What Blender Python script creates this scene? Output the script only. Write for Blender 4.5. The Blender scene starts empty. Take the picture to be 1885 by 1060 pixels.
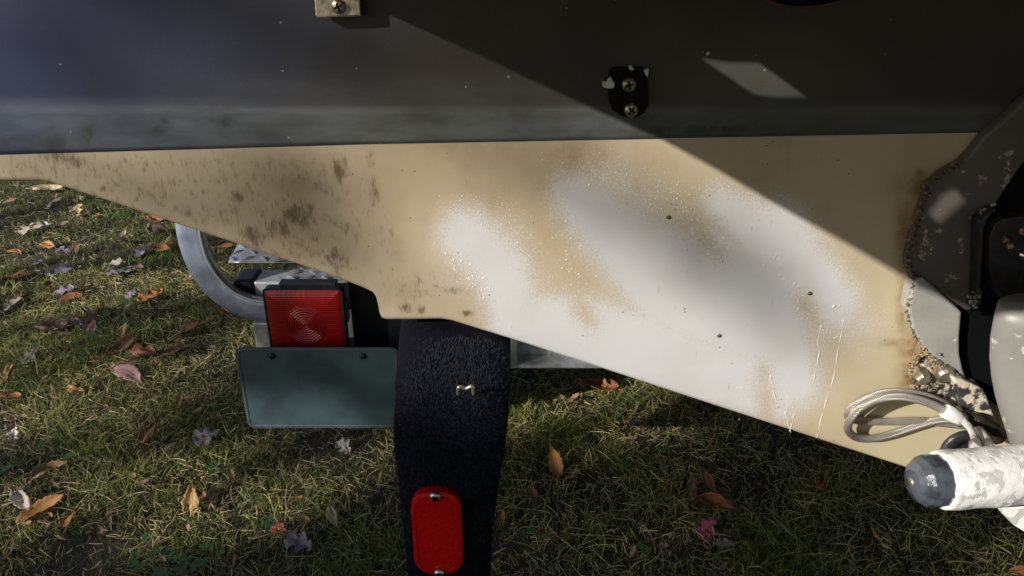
import bpy, bmesh, math, random
import numpy as np
from mathutils import Vector, Matrix, noise as mnoise
from mathutils.geometry import tessellate_polygon

random.seed(7); rng = np.random.default_rng(7)
sc = bpy.context.scene
COL = sc.collection

# ------------------------------------------------------------------ camera
PITCH = math.radians(25); CAM = Vector((0, -0.72, 1.07)); F = 1424.0
cam_data = bpy.data.cameras.new('camera'); cam = bpy.data.objects.new('camera', cam_data)
COL.objects.link(cam); sc.camera = cam
cam.location = CAM; cam.rotation_euler = (math.pi/2 - PITCH, 0, 0)
cam_data.sensor_width = 36; cam_data.lens = 36*F/1885
cam_data.clip_start = 0.02; cam_data.clip_end = 400

# ------------------------------------------------------------------ sky, sun, exposure
SUN = Vector((1.4, 1.0, -0.70))                       # direction the light travels
w = bpy.data.worlds.new('World'); sc.world = w; w.use_nodes = True
nt = w.node_tree; nt.nodes.clear()
sky = nt.nodes.new('ShaderNodeTexSky'); sky.sky_type = 'NISHITA'; sky.sun_disc = False
sky.sun_elevation = math.asin(-SUN.normalized().z)
sky.sun_rotation = math.atan2(-SUN.x, -SUN.y)
bg = nt.nodes.new('ShaderNodeBackground'); bg.inputs[1].default_value = 0.066
wo = nt.nodes.new('ShaderNodeOutputWorld')
nt.links.new(sky.outputs[0], bg.inputs[0]); nt.links.new(bg.outputs[0], wo.inputs[0])
sun_data = bpy.data.lights.new('sun', 'SUN'); sun_data.energy = 5.0; sun_data.angle = math.radians(0.53)
sun_data.color = (1.0, 0.94, 0.86)
sun = bpy.data.objects.new('sun', sun_data); COL.objects.link(sun)
sun.rotation_euler = SUN.to_track_quat('-Z', 'Y').to_euler()
sc.view_settings.view_transform = 'Standard'; sc.view_settings.look = 'None'
sc.view_settings.exposure = 0.32; sc.view_settings.gamma = 1.0; sc.view_settings.use_curve_mapping = False

# ------------------------------------------------------------------ survey helpers (photo pixel -> place)
def ray(px, py):
    u = (px-942.5)/F; v = (530-py)/F
    return Vector((u, math.cos(PITCH)+v*math.sin(PITCH), -math.sin(PITCH)+v*math.cos(PITCH)))
def P(px, py, Y=0.0):
    d = ray(px, py); return CAM + d*((Y-CAM.y)/d.y)
def G(px, py, Z=0.0):
    d = ray(px, py); return CAM + d*((Z-CAM.z)/d.z)
def to_px(x, z, y=0.0):
    dx = x-CAM.x; dy = y-CAM.y; dz = z-CAM.z
    dep = dy*math.cos(PITCH) - dz*math.sin(PITCH); up = dy*math.sin(PITCH) + dz*math.cos(PITCH)
    return 942.5 + F*dx/dep, 530 - F*up/dep

# ------------------------------------------------------------------ materials
def mat(name):
    m = bpy.data.materials.new(name); m.use_nodes = True
    n = m.node_tree.nodes; return m, m.node_tree, n['Principled BSDF']
class N:
    """tiny node-tree helper"""
    def __init__(s, t): s.t = t
    def n(s, kind, **kw):
        x = s.t.nodes.new(kind)
        for k, v in kw.items(): setattr(x, k, v)
        return x
    def put(s, sock, v):
        if hasattr(v, 'is_output') or isinstance(v, bpy.types.NodeSocket): s.t.links.new(v, sock)
        else: sock.default_value = v
    def coord(s): return s.n('ShaderNodeTexCoord').outputs['Object']
    def mapping(s, vec, scale=(1,1,1), rot=(0,0,0), loc=(0,0,0)):
        m = s.n('ShaderNodeMapping'); s.put(m.inputs['Vector'], vec)
        m.inputs['Scale'].default_value = scale; m.inputs['Rotation'].default_value = rot; m.inputs['Location'].default_value = loc
        return m.outputs[0]
    def noise(s, vec, scale, detail=3, rough=.55):
        x = s.n('ShaderNodeTexNoise'); s.put(x.inputs['Vector'], vec)
        x.inputs['Scale'].default_value = scale; x.inputs['Detail'].default_value = detail; x.inputs['Roughness'].default_value = rough
        return x.outputs['Fac']
    def voro(s, vec, scale, feature='F1'):
        x = s.n('ShaderNodeTexVoronoi', feature=feature); s.put(x.inputs['Vector'], vec); x.inputs['Scale'].default_value = scale
        return x.outputs['Distance']
    def math(s, op, a, b=0.0, clamp=False):
        x = s.n('ShaderNodeMath', operation=op, use_clamp=clamp); s.put(x.inputs[0], a); s.put(x.inputs[1], b); return x.outputs[0]
    def ramp(s, fac, stops):
        x = s.n('ShaderNodeValToRGB'); s.put(x.inputs[0], fac); cr = x.color_ramp
        while len(cr.elements) < len(stops): cr.elements.new(.5)
        for e, (p, c) in zip(cr.elements, stops):
            e.position = p; e.color = (c, c, c, 1) if isinstance(c, (int, float)) else (*c, 1)
        return x.outputs[0]
    def step(s, v, lo, hi):
        x = s.n('ShaderNodeMapRange', interpolation_type='SMOOTHSTEP'); s.put(x.inputs['Value'], v)
        x.inputs['From Min'].default_value = lo; x.inputs['From Max'].default_value = hi; return x.outputs[0]
    def mix(s, fac, a, b, mode='MIX'):
        x = s.n('ShaderNodeMix', data_type='RGBA', blend_type=mode)
        s.put(x.inputs[0], fac)
        for i, v in ((6, a), (7, b)):
            if isinstance(v, tuple): v = (*v[:3], 1)
            s.put(x.inputs[i], v)
        return x.outputs[2]
    def attr(s, name): return s.n('ShaderNodeAttribute', attribute_name=name).outputs['Fac']
    def bump(s, h, strength, dist):
        x = s.n('ShaderNodeBump'); s.put(x.inputs['Height'], h); x.inputs['Strength'].default_value = strength; x.inputs['Distance'].default_value = dist
        return x.outputs[0]

def simple(name, base, rough=.5, metal=0.0, var=.25, scale=60, bump=0.0, bscale=200, base2=None, lo=.4, hi=.65, spec=.5, coat=0):
    m, t, b = mat(name); q = N(t); co = q.coord()
    b2 = base2 or tuple(c*(1-var) for c in base)
    f = q.step(q.noise(co, scale, 5, .6), lo, hi)
    t.links.new(q.mix(f, base, b2), b.inputs['Base Color'])
    b.inputs['Metallic'].default_value = metal; b.inputs['Specular IOR Level'].default_value = spec
    b.inputs['Coat Weight'].default_value = coat
    r = q.n('ShaderNodeMapRange'); q.put(r.inputs['Value'], q.noise(co, scale*2.3, 4)); r.inputs['To Min'].default_value = max(.03, rough-.12); r.inputs['To Max'].default_value = min(1, rough+.12)
    t.links.new(r.outputs[0], b.inputs['Roughness'])
    if bump: t.links.new(q.bump(q.noise(co, bscale, 4), 1.0, bump), b.inputs['Normal'])
    return m

def gelcoat_cream():
    m, t, b = mat('cream_gelcoat'); q = N(t); co = q.coord()
    # yellowed gelcoat, uneven
    big = q.noise(co, 5.5, 4, .6); mid = q.noise(q.mapping(co, (1, 1, .6)), 22, 4, .6)
    tan = q.mix(q.step(big, .35, .68), (.455, .382, .268), (.39, .312, .198))
    tan = q.mix(q.math('MULTIPLY', q.step(mid, .5, .75), .45), tan, (.33, .25, .15))
    tan = q.mix(q.attr('yellow'), tan, (.49, .435, .285))
    bn = q.math('MULTIPLY', q.attr('brown'), q.math('ADD', .55, q.math('MULTIPLY', q.step(q.noise(co, 75, 4, .65), .35, .6), .6)), clamp=True)
    tan = q.mix(bn, tan, (.22, .125, .042))
    # fine speckle
    sp = q.noise(co, 900, 2, .5)
    tan = q.mix(q.math('MULTIPLY', q.step(sp, .56, .72), .22), tan, (.60, .53, .40))
    # cleaned areas: attribute plus grain so the border breaks into droplets
    cl = q.attr('clean'); g1 = q.noise(co, 520, 3, .7); g2 = q.noise(co, 60, 3, .6)
    k = q.math('ADD', cl, q.math('MULTIPLY', q.math('SUBTRACT', g1, .5), 2.0))
    k = q.math('ADD', k, q.math('MULTIPLY', q.math('SUBTRACT', g2, .5), .5))
    clean = q.math('ADD', q.math('MULTIPLY', q.step(k, .32, .76), .62), q.math('MULTIPLY', q.step(cl, .18, .8), .38))
    white = q.mix(q.step(q.noise(co, 14, 3), .4, .7), (.575, .573, .582), (.54, .535, .533))
    col = q.mix(clean, tan, white)
    # scrape-like grime, streaked downwards and slightly to the right
    st = q.noise(q.mapping(co, (420, 420, 62), (0, math.radians(-17), 0)), 1.0, 4, .68)
    st2 = q.noise(q.mapping(co, (1, 1, .55), (0, math.radians(-17), 0)), 130, 5, .68)
    gr = q.attr('grime')
    a = q.math('ADD', q.math('MULTIPLY', gr, .62), q.math('MULTIPLY', q.math('SUBTRACT', st, .5), 1.0))
    a = q.math('ADD', a, q.math('MULTIPLY', q.math('SUBTRACT', st2, .5), 1.5))
    gm = q.math('MULTIPLY', q.math('MULTIPLY', q.step(a, .10, .64), .85), q.step(gr, .03, .34))
    gm = q.math('MAXIMUM', gm, q.math('MULTIPLY', gr, .26))
    col = q.mix(gm, col, (.098, .066, .038))
    # few specks of dirt everywhere
    v = q.voro(co, 85); ck = q.math('MULTIPLY', q.math('LESS_THAN', v, .075), q.math('GREATER_THAN', q.noise(co, 31, 2), .53))
    col = q.mix(q.math('MULTIPLY', ck, .75), col, (.07, .06, .045))
    tk = q.noise(q.mapping(co, (330, 330, 45), (0, math.radians(-8), 0)), 1.0, 2, .5)
    col = q.mix(q.math('MULTIPLY', q.step(tk, .70, .76), .45), col, (.20, .18, .15))
    t.links.new(col, b.inputs['Base Color'])
    ro = q.n('ShaderNodeMapRange'); q.put(ro.inputs['Value'], clean); ro.inputs['To Min'].default_value = .5; ro.inputs['To Max'].default_value = .33
    t.links.new(ro.outputs[0], b.inputs['Roughness'])
    h = q.math('ADD', q.math('MULTIPLY', g1, .4), q.math('MULTIPLY', q.noise(co, 25, 3), 1.5))
    t.links.new(q.bump(h, .35, .0006), b.inputs['Normal'])
    return m

def gelcoat_navy():
    m, t, b = mat('navy_gelcoat'); q = N(t); co = q.coord()
    big = q.noise(q.mapping(co, (1, 1, 1.6)), 3.3, 4, .6)
    blue = q.mix(q.step(big, .35, .7), (.0080, .0165, .066), (.012, .022, .056))
    char = q.mix(q.step(q.noise(co, 6, 4), .35, .65), (.024, .021, .0175), (.036, .031, .024))
    col = q.mix(q.attr('fade'), blue, char)
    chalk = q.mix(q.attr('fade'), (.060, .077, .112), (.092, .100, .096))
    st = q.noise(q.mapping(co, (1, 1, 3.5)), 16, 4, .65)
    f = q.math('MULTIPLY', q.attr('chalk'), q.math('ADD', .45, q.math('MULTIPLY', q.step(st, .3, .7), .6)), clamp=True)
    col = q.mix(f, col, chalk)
    # fine weathering grain
    gn = q.noise(q.mapping(co, (1, 1, .7)), 700, 3, .7)
    col = q.mix(q.math('MULTIPLY', q.step(gn, .5, .8), .16), col, (.12, .125, .135))
    sm = q.noise(co, 60, 5, .7)
    col = q.mix(q.math('MULTIPLY', q.attr('grime'), q.math('ADD', .35, q.math('MULTIPLY', q.step(sm, .35, .6), .65))), col, (.022, .024, .018))
    v = q.voro(co, 55); ck = q.math('MULTIPLY', q.math('LESS_THAN', v, .055), q.math('GREATER_THAN', q.noise(co, 23, 2), .5))
    col = q.mix(q.math('MULTIPLY', ck, .7), col, (.30, .30, .29))
    t.links.new(col, b.inputs['Base Color'])
    b.inputs['Roughness'].default_value = .46; b.inputs['Specular IOR Level'].default_value = .42
    t.links.new(q.bump(q.math('ADD', q.math('MULTIPLY', gn, .25), q.noise(co, 18, 3)), .3, .0006), b.inputs['Normal'])
    return m

def peeled_paint(name, paint, under, amount=.5, rough=.5, scale=90, under_rough=.45, metal_under=.3, crust=None):
    m, t, b = mat(name); q = N(t); co = q.coord()
    n1 = q.noise(co, scale, 4, .6); f = q.step(n1, amount-.025, amount+.025)
    pv = q.mix(q.step(q.noise(co, scale*.35, 4), .35, .7), paint, tuple(c*.82 for c in paint))
    col = q.mix(f, pv, under)
    if crust:
        e = q.math('SUBTRACT', 1.0, q.step(q.math('ABSOLUTE', q.math('SUBTRACT', n1, amount)), 0.0, .05))
        col = q.mix(q.math('MULTIPLY', e, q.step(q.noise(co, scale*4, 3), .42, .6)), col, crust)
    t.links.new(col, b.inputs['Base Color'])
    t.links.new(q.math('MULTIPLY', f, metal_under), b.inputs['Metallic'])
    b.inputs['Roughness'].default_value = rough
    t.links.new(q.bump(q.math('ADD', q.math('MULTIPLY', f, -.8), q.math('MULTIPLY', q.noise(co, scale*5, 3), .5)), .6, .0008), b.inputs['Normal'])
    return m

def leaf_mat():
    m, t, b = mat('fallen_leaf'); q = N(t); co = q.coord()
    oc = q.n('ShaderNodeObjectInfo').outputs['Color']
    a = q.n('ShaderNodeAttribute', attribute_name='vein').outputs['Fac']
    n1 = q.noise(co, 70, 4, .6)
    d = q.mix(q.math('MULTIPLY', q.step(n1, .45, .75), .5), oc, q.mix(.62, oc, (.05, .028, .015)))
    col = q.mix(q.math('MULTIPLY', a, .35), d, q.mix(.5, d, (.5, .36, .2)))
    t.links.new(col, b.inputs['Base Color']); b.inputs['Roughness'].default_value = .55
    t.links.new(q.bump(a, .5, .0015), b.inputs['Normal'])
    tr = q.n('ShaderNodeBsdfTranslucent'); t.links.new(col, tr.inputs[0])
    mx = q.n('ShaderNodeMixShader'); mx.inputs[0].default_value = .22
    out = t.nodes['Material Output']
    t.links.new(b.outputs[0], mx.inputs[1]); t.links.new(tr.outputs[0], mx.inputs[2]); t.links.new(mx.outputs[0], out.inputs[0])
    return m

def grass_mat():
    m, t, b = mat('grass_blade'); q = N(t)
    a = q.attr('tint')
    col = q.ramp(a, [(0, (.088, .165, .038)), (.30, (.175, .220, .056)), (.5, (.33, .32, .085)), (.64, (.54, .46, .20)), (.82, (.56, .45, .27)), (1, (.32, .22, .125))])
    t.links.new(col, b.inputs['Base Color']); b.inputs['Roughness'].default_value = .6; b.inputs['Specular IOR Level'].default_value = .25
    tr = q.n('ShaderNodeBsdfTranslucent'); t.links.new(col, tr.inputs[0])
    mx = q.n('ShaderNodeMixShader'); mx.inputs[0].default_value = .42
    t.links.new(b.outputs[0], mx.inputs[1]); t.links.new(tr.outputs[0], mx.inputs[2]); t.links.new(mx.outputs[0], t.nodes['Material Output'].inputs[0])
    return m

def soil_mat():
    m, t, b = mat('lawn_soil'); q = N(t); co = q.coord()
    n1 = q.noise(co, 7, 5, .65); n2 = q.noise(co, 60, 4, .7)
    col = q.mix(q.step(n1, .4, .62), (.036, .042, .018), (.052, .040, .026))
    col = q.mix(q.math('MULTIPLY', q.step(n2, .5, .75), .6), col, (.10, .075, .045))
    far = q.n('ShaderNodeVectorMath', operation='LENGTH'); q.put(far.inputs[0], co)
    col = q.mix(q.step(far.outputs['Value'], 3.2, 7), col, q.mix(n2, (.11, .13, .042), (.20, .175, .085)))
    t.links.new(col, b.inputs['Base Color']); b.inputs['Roughness'].default_value = .95
    t.links.new(q.bump(n2, 1, .02), b.inputs['Normal'])
    return m

def braid_mat():
    m, t, b = mat('braided_steel'); q = N(t)
    uv = q.n('ShaderNodeTexCoord').outputs['UV']
    sep = q.n('ShaderNodeSeparateXYZ'); q.put(sep.inputs[0], uv); wv = []
    for a in (1, -1):
        ph = q.math('ADD', q.math('MULTIPLY', sep.outputs[0], 2*math.pi*12), q.math('MULTIPLY', sep.outputs[1], a*2*math.pi*14*1.5))
        wv.append(q.math('SINE', ph))
    h = q.math('ADD', q.math('MULTIPLY', q.math('MAXIMUM', *wv), .5), .5)
    co = q.coord(); dirt = q.step(q.noise(co, 55, 4, .6), .42, .7)
    col = q.mix(h, (.10, .09, .075), (.62, .59, .54))
    col = q.mix(q.math('MULTIPLY', dirt, .55), col, (.24, .19, .12))
    t.links.new(col, b.inputs['Base Color']); b.inputs['Metallic'].default_value = .7; b.inputs['Roughness'].default_value = .36
    t.links.new(q.bump(h, .8, .0008), b.inputs['Normal'])
    return m

def lens_mat():
    m, t, b = mat('red_lens'); q = N(t); co = q.coord()
    col = q.mix(q.step(q.noise(co, 25, 4), .4, .7), (.30, .006, .006), (.17, .005, .006))
    t.links.new(col, b.inputs['Base Color']); b.inputs['Roughness'].default_value = .16; b.inputs['Coat Weight'].default_value = .4
    b.inputs['Transmission Weight'].default_value = .15
    return m

M = dict(
    cream=gelcoat_cream(), navy=gelcoat_navy(), leaf=leaf_mat(), grass=grass_mat(), soil=soil_mat(), braid=braid_mat(), lens=lens_mat(),
    alu=simple('aluminium', (.62, .63, .66), .34, .85, .3, 40, .0003, 300),
    galv=simple('galvanised_steel', (.54, .56, .58), .42, .35, .35, 70, .0003, 240),
    hoop=simple('dull_aluminium', (.36, .42, .55), .30, .45, .35, 26, .0002, 300),
    plate_alu=simple('diamond_plate', (.60, .60, .63), .25, .7, .2, 60),
    black=simple('black_plastic', (.012, .013, .018), .35, 0, .4, 60, .0003, 220),
    rubber=simple('black_rubber', (.016, .016, .017), .8, 0, .3, 50, .001, 160),
    carpet=simple('black_carpet', (.0055, .006, .011), .95, 0, .4, 120, .0012, 420, spec=.08),
    stainless=simple('weathered_stainless', (.50, .46, .38), .36, .8, .5, 70, .0005, 160, base2=(.28, .23, .16)),
    screw=simple('screw_steel', (.50, .45, .38), .33, .9, .6, 260, .0004, 400, base2=(.26, .15, .08)),
    brightscrew=simple('bright_screw', (.66, .64, .60), .25, .95, .4, 260),
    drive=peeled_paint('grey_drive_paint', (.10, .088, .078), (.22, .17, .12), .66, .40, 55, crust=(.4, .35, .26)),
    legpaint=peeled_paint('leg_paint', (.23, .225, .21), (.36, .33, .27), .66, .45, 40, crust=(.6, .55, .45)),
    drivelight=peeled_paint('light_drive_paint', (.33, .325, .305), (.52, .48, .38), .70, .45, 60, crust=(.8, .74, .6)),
    peeled=peeled_paint('peeling_bracket_paint', (.58, .54, .45), (.055, .055, .06), .5, .5, 48, crust=(.82, .74, .56)),
    darkdrive=simple('dark_drive_casting', (.030, .030, .036), .4, .2, .4, 60, .001, 150),
    ram=peeled_paint('corroded_ram_paint', (.80, .79, .77), (.50, .49, .475), .53, .5, 75, crust=(.86, .84, .80), metal_under=0),
    capm=simple('black_cap', (.075, .090, .108), .22, .1, .5, 45, .0004, 260, coat=.6, base2=(.03, .036, .045)),
    crust=simple('corrosion_crust', (.50, .40, .25), .55, .1, .4, 420, .002, 500, base2=(.10, .065, .035), lo=.38, hi=.56),
    chalkwhite=simple('chalk_residue', (.62, .61, .58), .8, 0, .3, 200),
    sealant=simple('old_black_sealant', (.008, .007, .0065), .85, 0, .4, 120, .0008, 250, spec=.15),
    hole=simple('dark_interior', (.004, .004, .005), .9, 0, .2, 20, spec=.1),
    rustrim=simple('rusty_rim', (.16, .065, .025), .6, .3, .5, 120, .0006, 300),
    plate=simple('blue_grey_plate', (.062, .102, .118), .55, .05, .25, 24, base2=(.045, .072, .082)),
    platform=simple('platform_gelcoat', (.55, .52, .45), .5, 0, .15, 12),
    foam=simple('cleaner_drop', (.68, .65, .58), .2, 0, .08, 200, coat=.4),
    moss=simple('green_seed', (.10, .13, .018), .6, 0, .5, 500),
    bark=simple('tree_bark', (.10, .075, .052), .9, 0, .4, 9, .02, 25),
    treeleaf=simple('tree_leaf', (.09, .10, .03), .6, 0, .3, 2, base2=(.16, .10, .03)),
    clover=simple('clover', (.045, .12, .028), .55, 0, .3, 120),
    bunkboard=simple('galvanised_bracket', (.40, .41, .42), .5, .5, .3, 60),
)

# ------------------------------------------------------------------ object helpers
def link(name, me, m, parent=None, smooth=False):
    o = bpy.data.objects.new(name, me); COL.objects.link(o)
    if m and not me.materials: me.materials.append(m)
    if parent: o.parent = parent
    if smooth: me.polygons.foreach_set('use_smooth', [True]*len(me.polygons))
    return o
def tag(o, label=None, cat=None, group=None, kind=None):
    if label: o['label'] = label
    if cat: o['category'] = cat
    if group: o['group'] = group
    if kind: o['kind'] = kind
    return o
def empty(name, loc, label, cat, group=None):
    o = bpy.data.objects.new(name, None); COL.objects.link(o); o.location = loc; o.empty_display_size = .1
    bpy.context.view_layer.update()
    return tag(o, label, cat, group)
class MB:
    def __init__(s): s.v = []; s.f = []; s.uv = None
    def add(s, vs, fs):
        o = len(s.v); s.v += [tuple(v) for v in vs]; s.f += [tuple(i+o for i in f) for f in fs]; return s
    def box(s, c, d, R=None):
        c = Vector(c); h = Vector(d)/2
        vs = [Vector((x*h.x, y*h.y, z*h.z)) for x in (-1, 1) for y in (-1, 1) for z in (-1, 1)]
        if R: vs = [R @ v for v in vs]
        return s.add([c+v for v in vs], [(0,1,3,2),(4,6,7,5),(0,4,5,1),(2,3,7,6),(0,2,6,4),(1,5,7,3)])
    def prism(s, pts, y0, y1):
        """closed outline of (x, z) pairs, front at y0, back at y1"""
        n = len(pts)
        tri = tessellate_polygon([[Vector((x, z, 0)) for x, z in pts]])
        vs = [(x, y0, z) for x, z in pts] + [(x, y1, z) for x, z in pts]
        fs = [t for t in tri] + [tuple(i+n for i in reversed(t)) for t in tri]
        fs += [(i, i+n, (i+1) % n+n, (i+1) % n) for i in range(n)]
        return s.add(vs, fs)
    def tube(s, pts, rad, seg=12, cap=True, closed=False):
        pts = [Vector(p) for p in pts]; n = len(pts)
        rad = rad if isinstance(rad, (list, tuple)) else [rad]*n
        tang = [(pts[min(i+1, n-1)]-pts[max(i-1, 0)]).normalized() for i in range(n)]
        up = Vector((0, 0, 1)) if abs(tang[0].z) < .9 else Vector((0, 1, 0))
        a = tang[0].cross(up).normalized(); base = len(s.v); vs = []; fs = []
        for i in range(n):
            a = (a - tang[i]*a.dot(tang[i])).normalized(); b = tang[i].cross(a)
            for k in range(seg):
                t = 2*math.pi*k/seg; vs.append(pts[i] + (a*math.cos(t)+b*math.sin(t))*rad[i])
        for i in range(n-1):
            for k in range(seg):
                k2 = (k+1) % seg; fs.append((i*seg+k, i*seg+k2, (i+1)*seg+k2, (i+1)*seg+k))
        if cap: fs += [tuple(reversed(range(seg))), tuple((n-1)*seg+k for k in range(seg))]
        return s.add(vs, fs)
    def lathe(s, prof, c, axis, seg=24, squash=1.0):
        """prof: (radius, distance along axis)"""
        ax = Vector(axis).normalized(); up = Vector((0, 0, 1)) if abs(ax.z) < .9 else Vector((0, 1, 0))
        a = ax.cross(up).normalized(); b = ax.cross(a); c = Vector(c); vs = []; fs = []; n = len(prof)
        for r, d in prof:
            for k in range(seg):
                t = 2*math.pi*k/seg; vs.append(c + ax*d + (a*math.cos(t)*squash + b*math.sin(t))*r)
        for i in range(n-1):
            for k in range(seg):
                k2 = (k+1) % seg; fs.append((i*seg+k, (i+1)*seg+k, (i+1)*seg+k2, i*seg+k2))
        fs += [tuple(range(seg)), tuple(reversed([(n-1)*seg+k for k in range(seg)]))]
        return s.add(vs, fs)
    def build(s, name, m, parent=None, smooth=False, bevel=0, seg=2, fix=True):
        me = bpy.data.meshes.new(name); me.from_pydata(s.v, [], s.f); me.update()
        if fix:
            bm = bmesh.new(); bm.from_mesh(me); bmesh.ops.recalc_face_normals(bm, faces=bm.faces); bm.to_mesh(me); bm.free()
        o = link(name, me, m, parent, smooth)
        if parent: o.matrix_parent_inverse = Matrix.Translation(-Vector(parent.matrix_world.translation))
        if bevel:
            b = o.modifiers.new('bevel', 'BEVEL'); b.width = bevel; b.segments = seg; b.limit_method = 'ANGLE'; b.angle_limit = math.radians(35)
            b.harden_normals = False
        return o
def adopt(o, parent):
    o.parent = parent; o.matrix_parent_inverse = Matrix.Translation(-Vector(parent.matrix_world.translation)); return o
def smooth_path(pts, n=8):
    pts = [Vector(p) for p in pts]; out = []
    for i in range(len(pts)-1):
        p0 = pts[max(i-1, 0)]; p1 = pts[i]; p2 = pts[i+1]; p3 = pts[min(i+2, len(pts)-1)]
        for k in range(n):
            t = k/n
            out.append(.5*((2*p1) + (p2-p0)*t + (2*p0-5*p1+4*p2-p3)*t*t + (3*p1-p0-3*p2+p3)*t**3))
    return out + [pts[-1]]
def xz(pts, Y=0.0):
    r = []
    for a, b in pts:
        p = P(a, b, Y); r.append((p.x, p.z))
    return r

# ================================================================== ground
gnd = MB(); gs = 60; gn_ = 90
ax = np.concatenate([np.linspace(-150, -6, 10)[:-1], np.linspace(-6, 6, 61), np.linspace(6, 150, 10)[1:]])
nx = len(ax)
def ground_z(x, y):
    return .012*math.sin(1.9*x+.6)*math.sin(2.3*y+1) + .006*math.sin(6.1*x+2*y) if abs(x) < 7 and abs(y) < 7 else 0.0
vs = [(x, y, ground_z(x, y)) for y in ax for x in ax]
fs = [(j*nx+i, j*nx+i+1, (j+1)*nx+i+1, (j+1)*nx+i) for j in range(nx-1) for i in range(nx-1)]
gnd.add(vs, fs); o = gnd.build('ground', M['soil'], smooth=True, fix=False); tag(o, kind='structure')

# ================================================================== boat
XC = 0.62                                              # centreline of the boat
boat = empty('boat', (XC, 0, .45), 'boat stern with navy band above a stained cream bottom', 'boat')

outline_px = [(-60, 333), (0, 335), (75, 335.5), (92, 338), (112, 345), (200, 373), (325, 415), (470, 463), (610, 510), (670, 533), (686, 541),
              (692, 549), (695, 560), (699, 580), (703, 588), (712, 591), (760, 591), (812, 590), (832, 593), (945, 628), (1085, 673), (1240, 724), (1430, 786), (1680, 867)]
out = xz(outline_px)
sl = (out[-1][1]-out[-4][1])/(out[-1][0]-out[-4][0])
out += [(XC-.012, out[-1][1]+sl*(XC-.012-out[-1][0])), (XC, out[-1][1]+sl*(XC-out[-1][0])-.004)]
ox = np.array([p[0] for p in out]); oz = np.array([p[1] for p in out])
PA, PB = P(0, 285), P(1815, 245); PM = P(690, 265.5)
def paint_z(x):
    return np.interp(x, [PA.x, PM.x, PB.x], [PA.z, PM.z, PB.z]) + np.where(x < PA.x, (x-PA.x)*.02, 0)
X0 = out[0][0]-.0; TOPZ = 1.135
xs = np.unique(np.concatenate([np.linspace(X0, XC, 640), ox]))
xs = xs[np.concatenate([[True], np.diff(xs) > 5e-5])]

def pxof(x, z):
    dy = 0-CAM.y; dz = z-CAM.z
    dep = dy*math.cos(PITCH) - dz*math.sin(PITCH); up = dy*math.sin(PITCH) + dz*math.cos(PITCH)
    return 942.5 + F*(x-CAM.x)/dep, 530 - F*up/dep
def capsule(px, py, x1, y1, r1, x2, y2, r2, soft):
    vx, vy = x2-x1, y2-y1; t = np.clip(((px-x1)*vx+(py-y1)*vy)/(vx*vx+vy*vy+1e-9), 0, 1)
    d = np.hypot(px-(x1+vx*t), py-(y1+vy*t)); r = r1+(r2-r1)*t
    return np.clip((r-d)/soft+.5, 0, 1)
CLEAN = [(858,432,52,925,500,56),(925,500,56,950,590,52),(950,590,58,1150,640,85),(1150,640,85,1420,715,62),(1062,365,46,1130,430,66),(1130,430,66,1250,530,100),
         (1250,530,100,1400,600,90),(1325,375,34,1425,445,66),(1425,445,78,1535,560,52),(1400,600,95,1462,700,52),(1462,700,42,1470,735,22),(1300,500,80,1420,540,80)]
UNCLEAN = [(1015,430,24,1050,510,30),(1050,510,30,1085,590,22),(1250,370,30,1300,440,22),(1300,440,20,1330,480,6),(1480,555,22,1530,650,26),(1405,680,16,1415,780,26)]
GRIME = [(112,290,38,15,.9),(140,300,26,14,.7),(624,312,14,26,1),(682,292,8,15,.8),(690,352,13,26,.7),(436,360,14,14,.9),(466,437,26,22,1),(548,398,34,28,.95),(516,420,30,24,.9),
         (622,478,18,24,.95),(640,420,34,40,.45),(745,566,15,10,.8),(776,570,8,10,.8),(858,576,10,6,1),(190,346,9,8,.8),(282,346,7,6,.8),(380,352,22,10,.5),(700,440,60,60,.28),
         (160,320,80,18,.4),(560,470,90,40,.45),(450,360,120,60,.25),(760,530,70,40,.35),(690,565,14,28,.5),(430,400,70,40,.35),(355,395,40,18,.35),(835,535,14,8,.7)]
GRIME_NAVY = [(166,246,18,16,1),(290,238,15,9,.9),(306,222,10,7,.8),(416,226,11,13,.9),(100,262,20,16,.9),(60,270,14,10,.6),(10,262,12,10,.6),(345,262,16,8,.5),(1150,215,70,18,.5),(1300,238,160,12,.9),(950,215,40,18,.35),(800,220,40,14,.3)]
def blobs(px, py, lst):
    a = np.zeros_like(px)
    for x, y, rx, ry, s in lst: a = np.maximum(a, s*np.exp(-(((px-x)/rx)**2+((py-y)/ry)**2)*.8))
    return a

def grid_mesh(name, X, Z, Y, m, parent, attrs):
    nr, nc = X.shape
    co = np.stack([X, Y, Z], -1).reshape(-1, 3)
    i = np.arange(nr*nc).reshape(nr, nc)
    q = np.stack([i[:-1, :-1], i[:-1, 1:], i[1:, 1:], i[1:, :-1]], -1).reshape(-1, 4)
    me = bpy.data.meshes.new(name); me.vertices.add(len(co)); me.vertices.foreach_set('co', co.ravel())
    me.loops.add(q.size); me.loops.foreach_set('vertex_index', q.ravel())
    me.polygons.add(len(q)); me.polygons.foreach_set('loop_start', np.arange(0, q.size, 4)); me.polygons.foreach_set('loop_total', np.full(len(q), 4))
    me.update(calc_edges=True)
    for k, v in attrs.items():
        a = me.attributes.new(k, 'FLOAT', 'POINT'); a.data.foreach_set('value', v.astype(np.float32).ravel())
    o = link(name, me, m, parent, True)
    if parent: adopt(o, parent)
    return o
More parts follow.
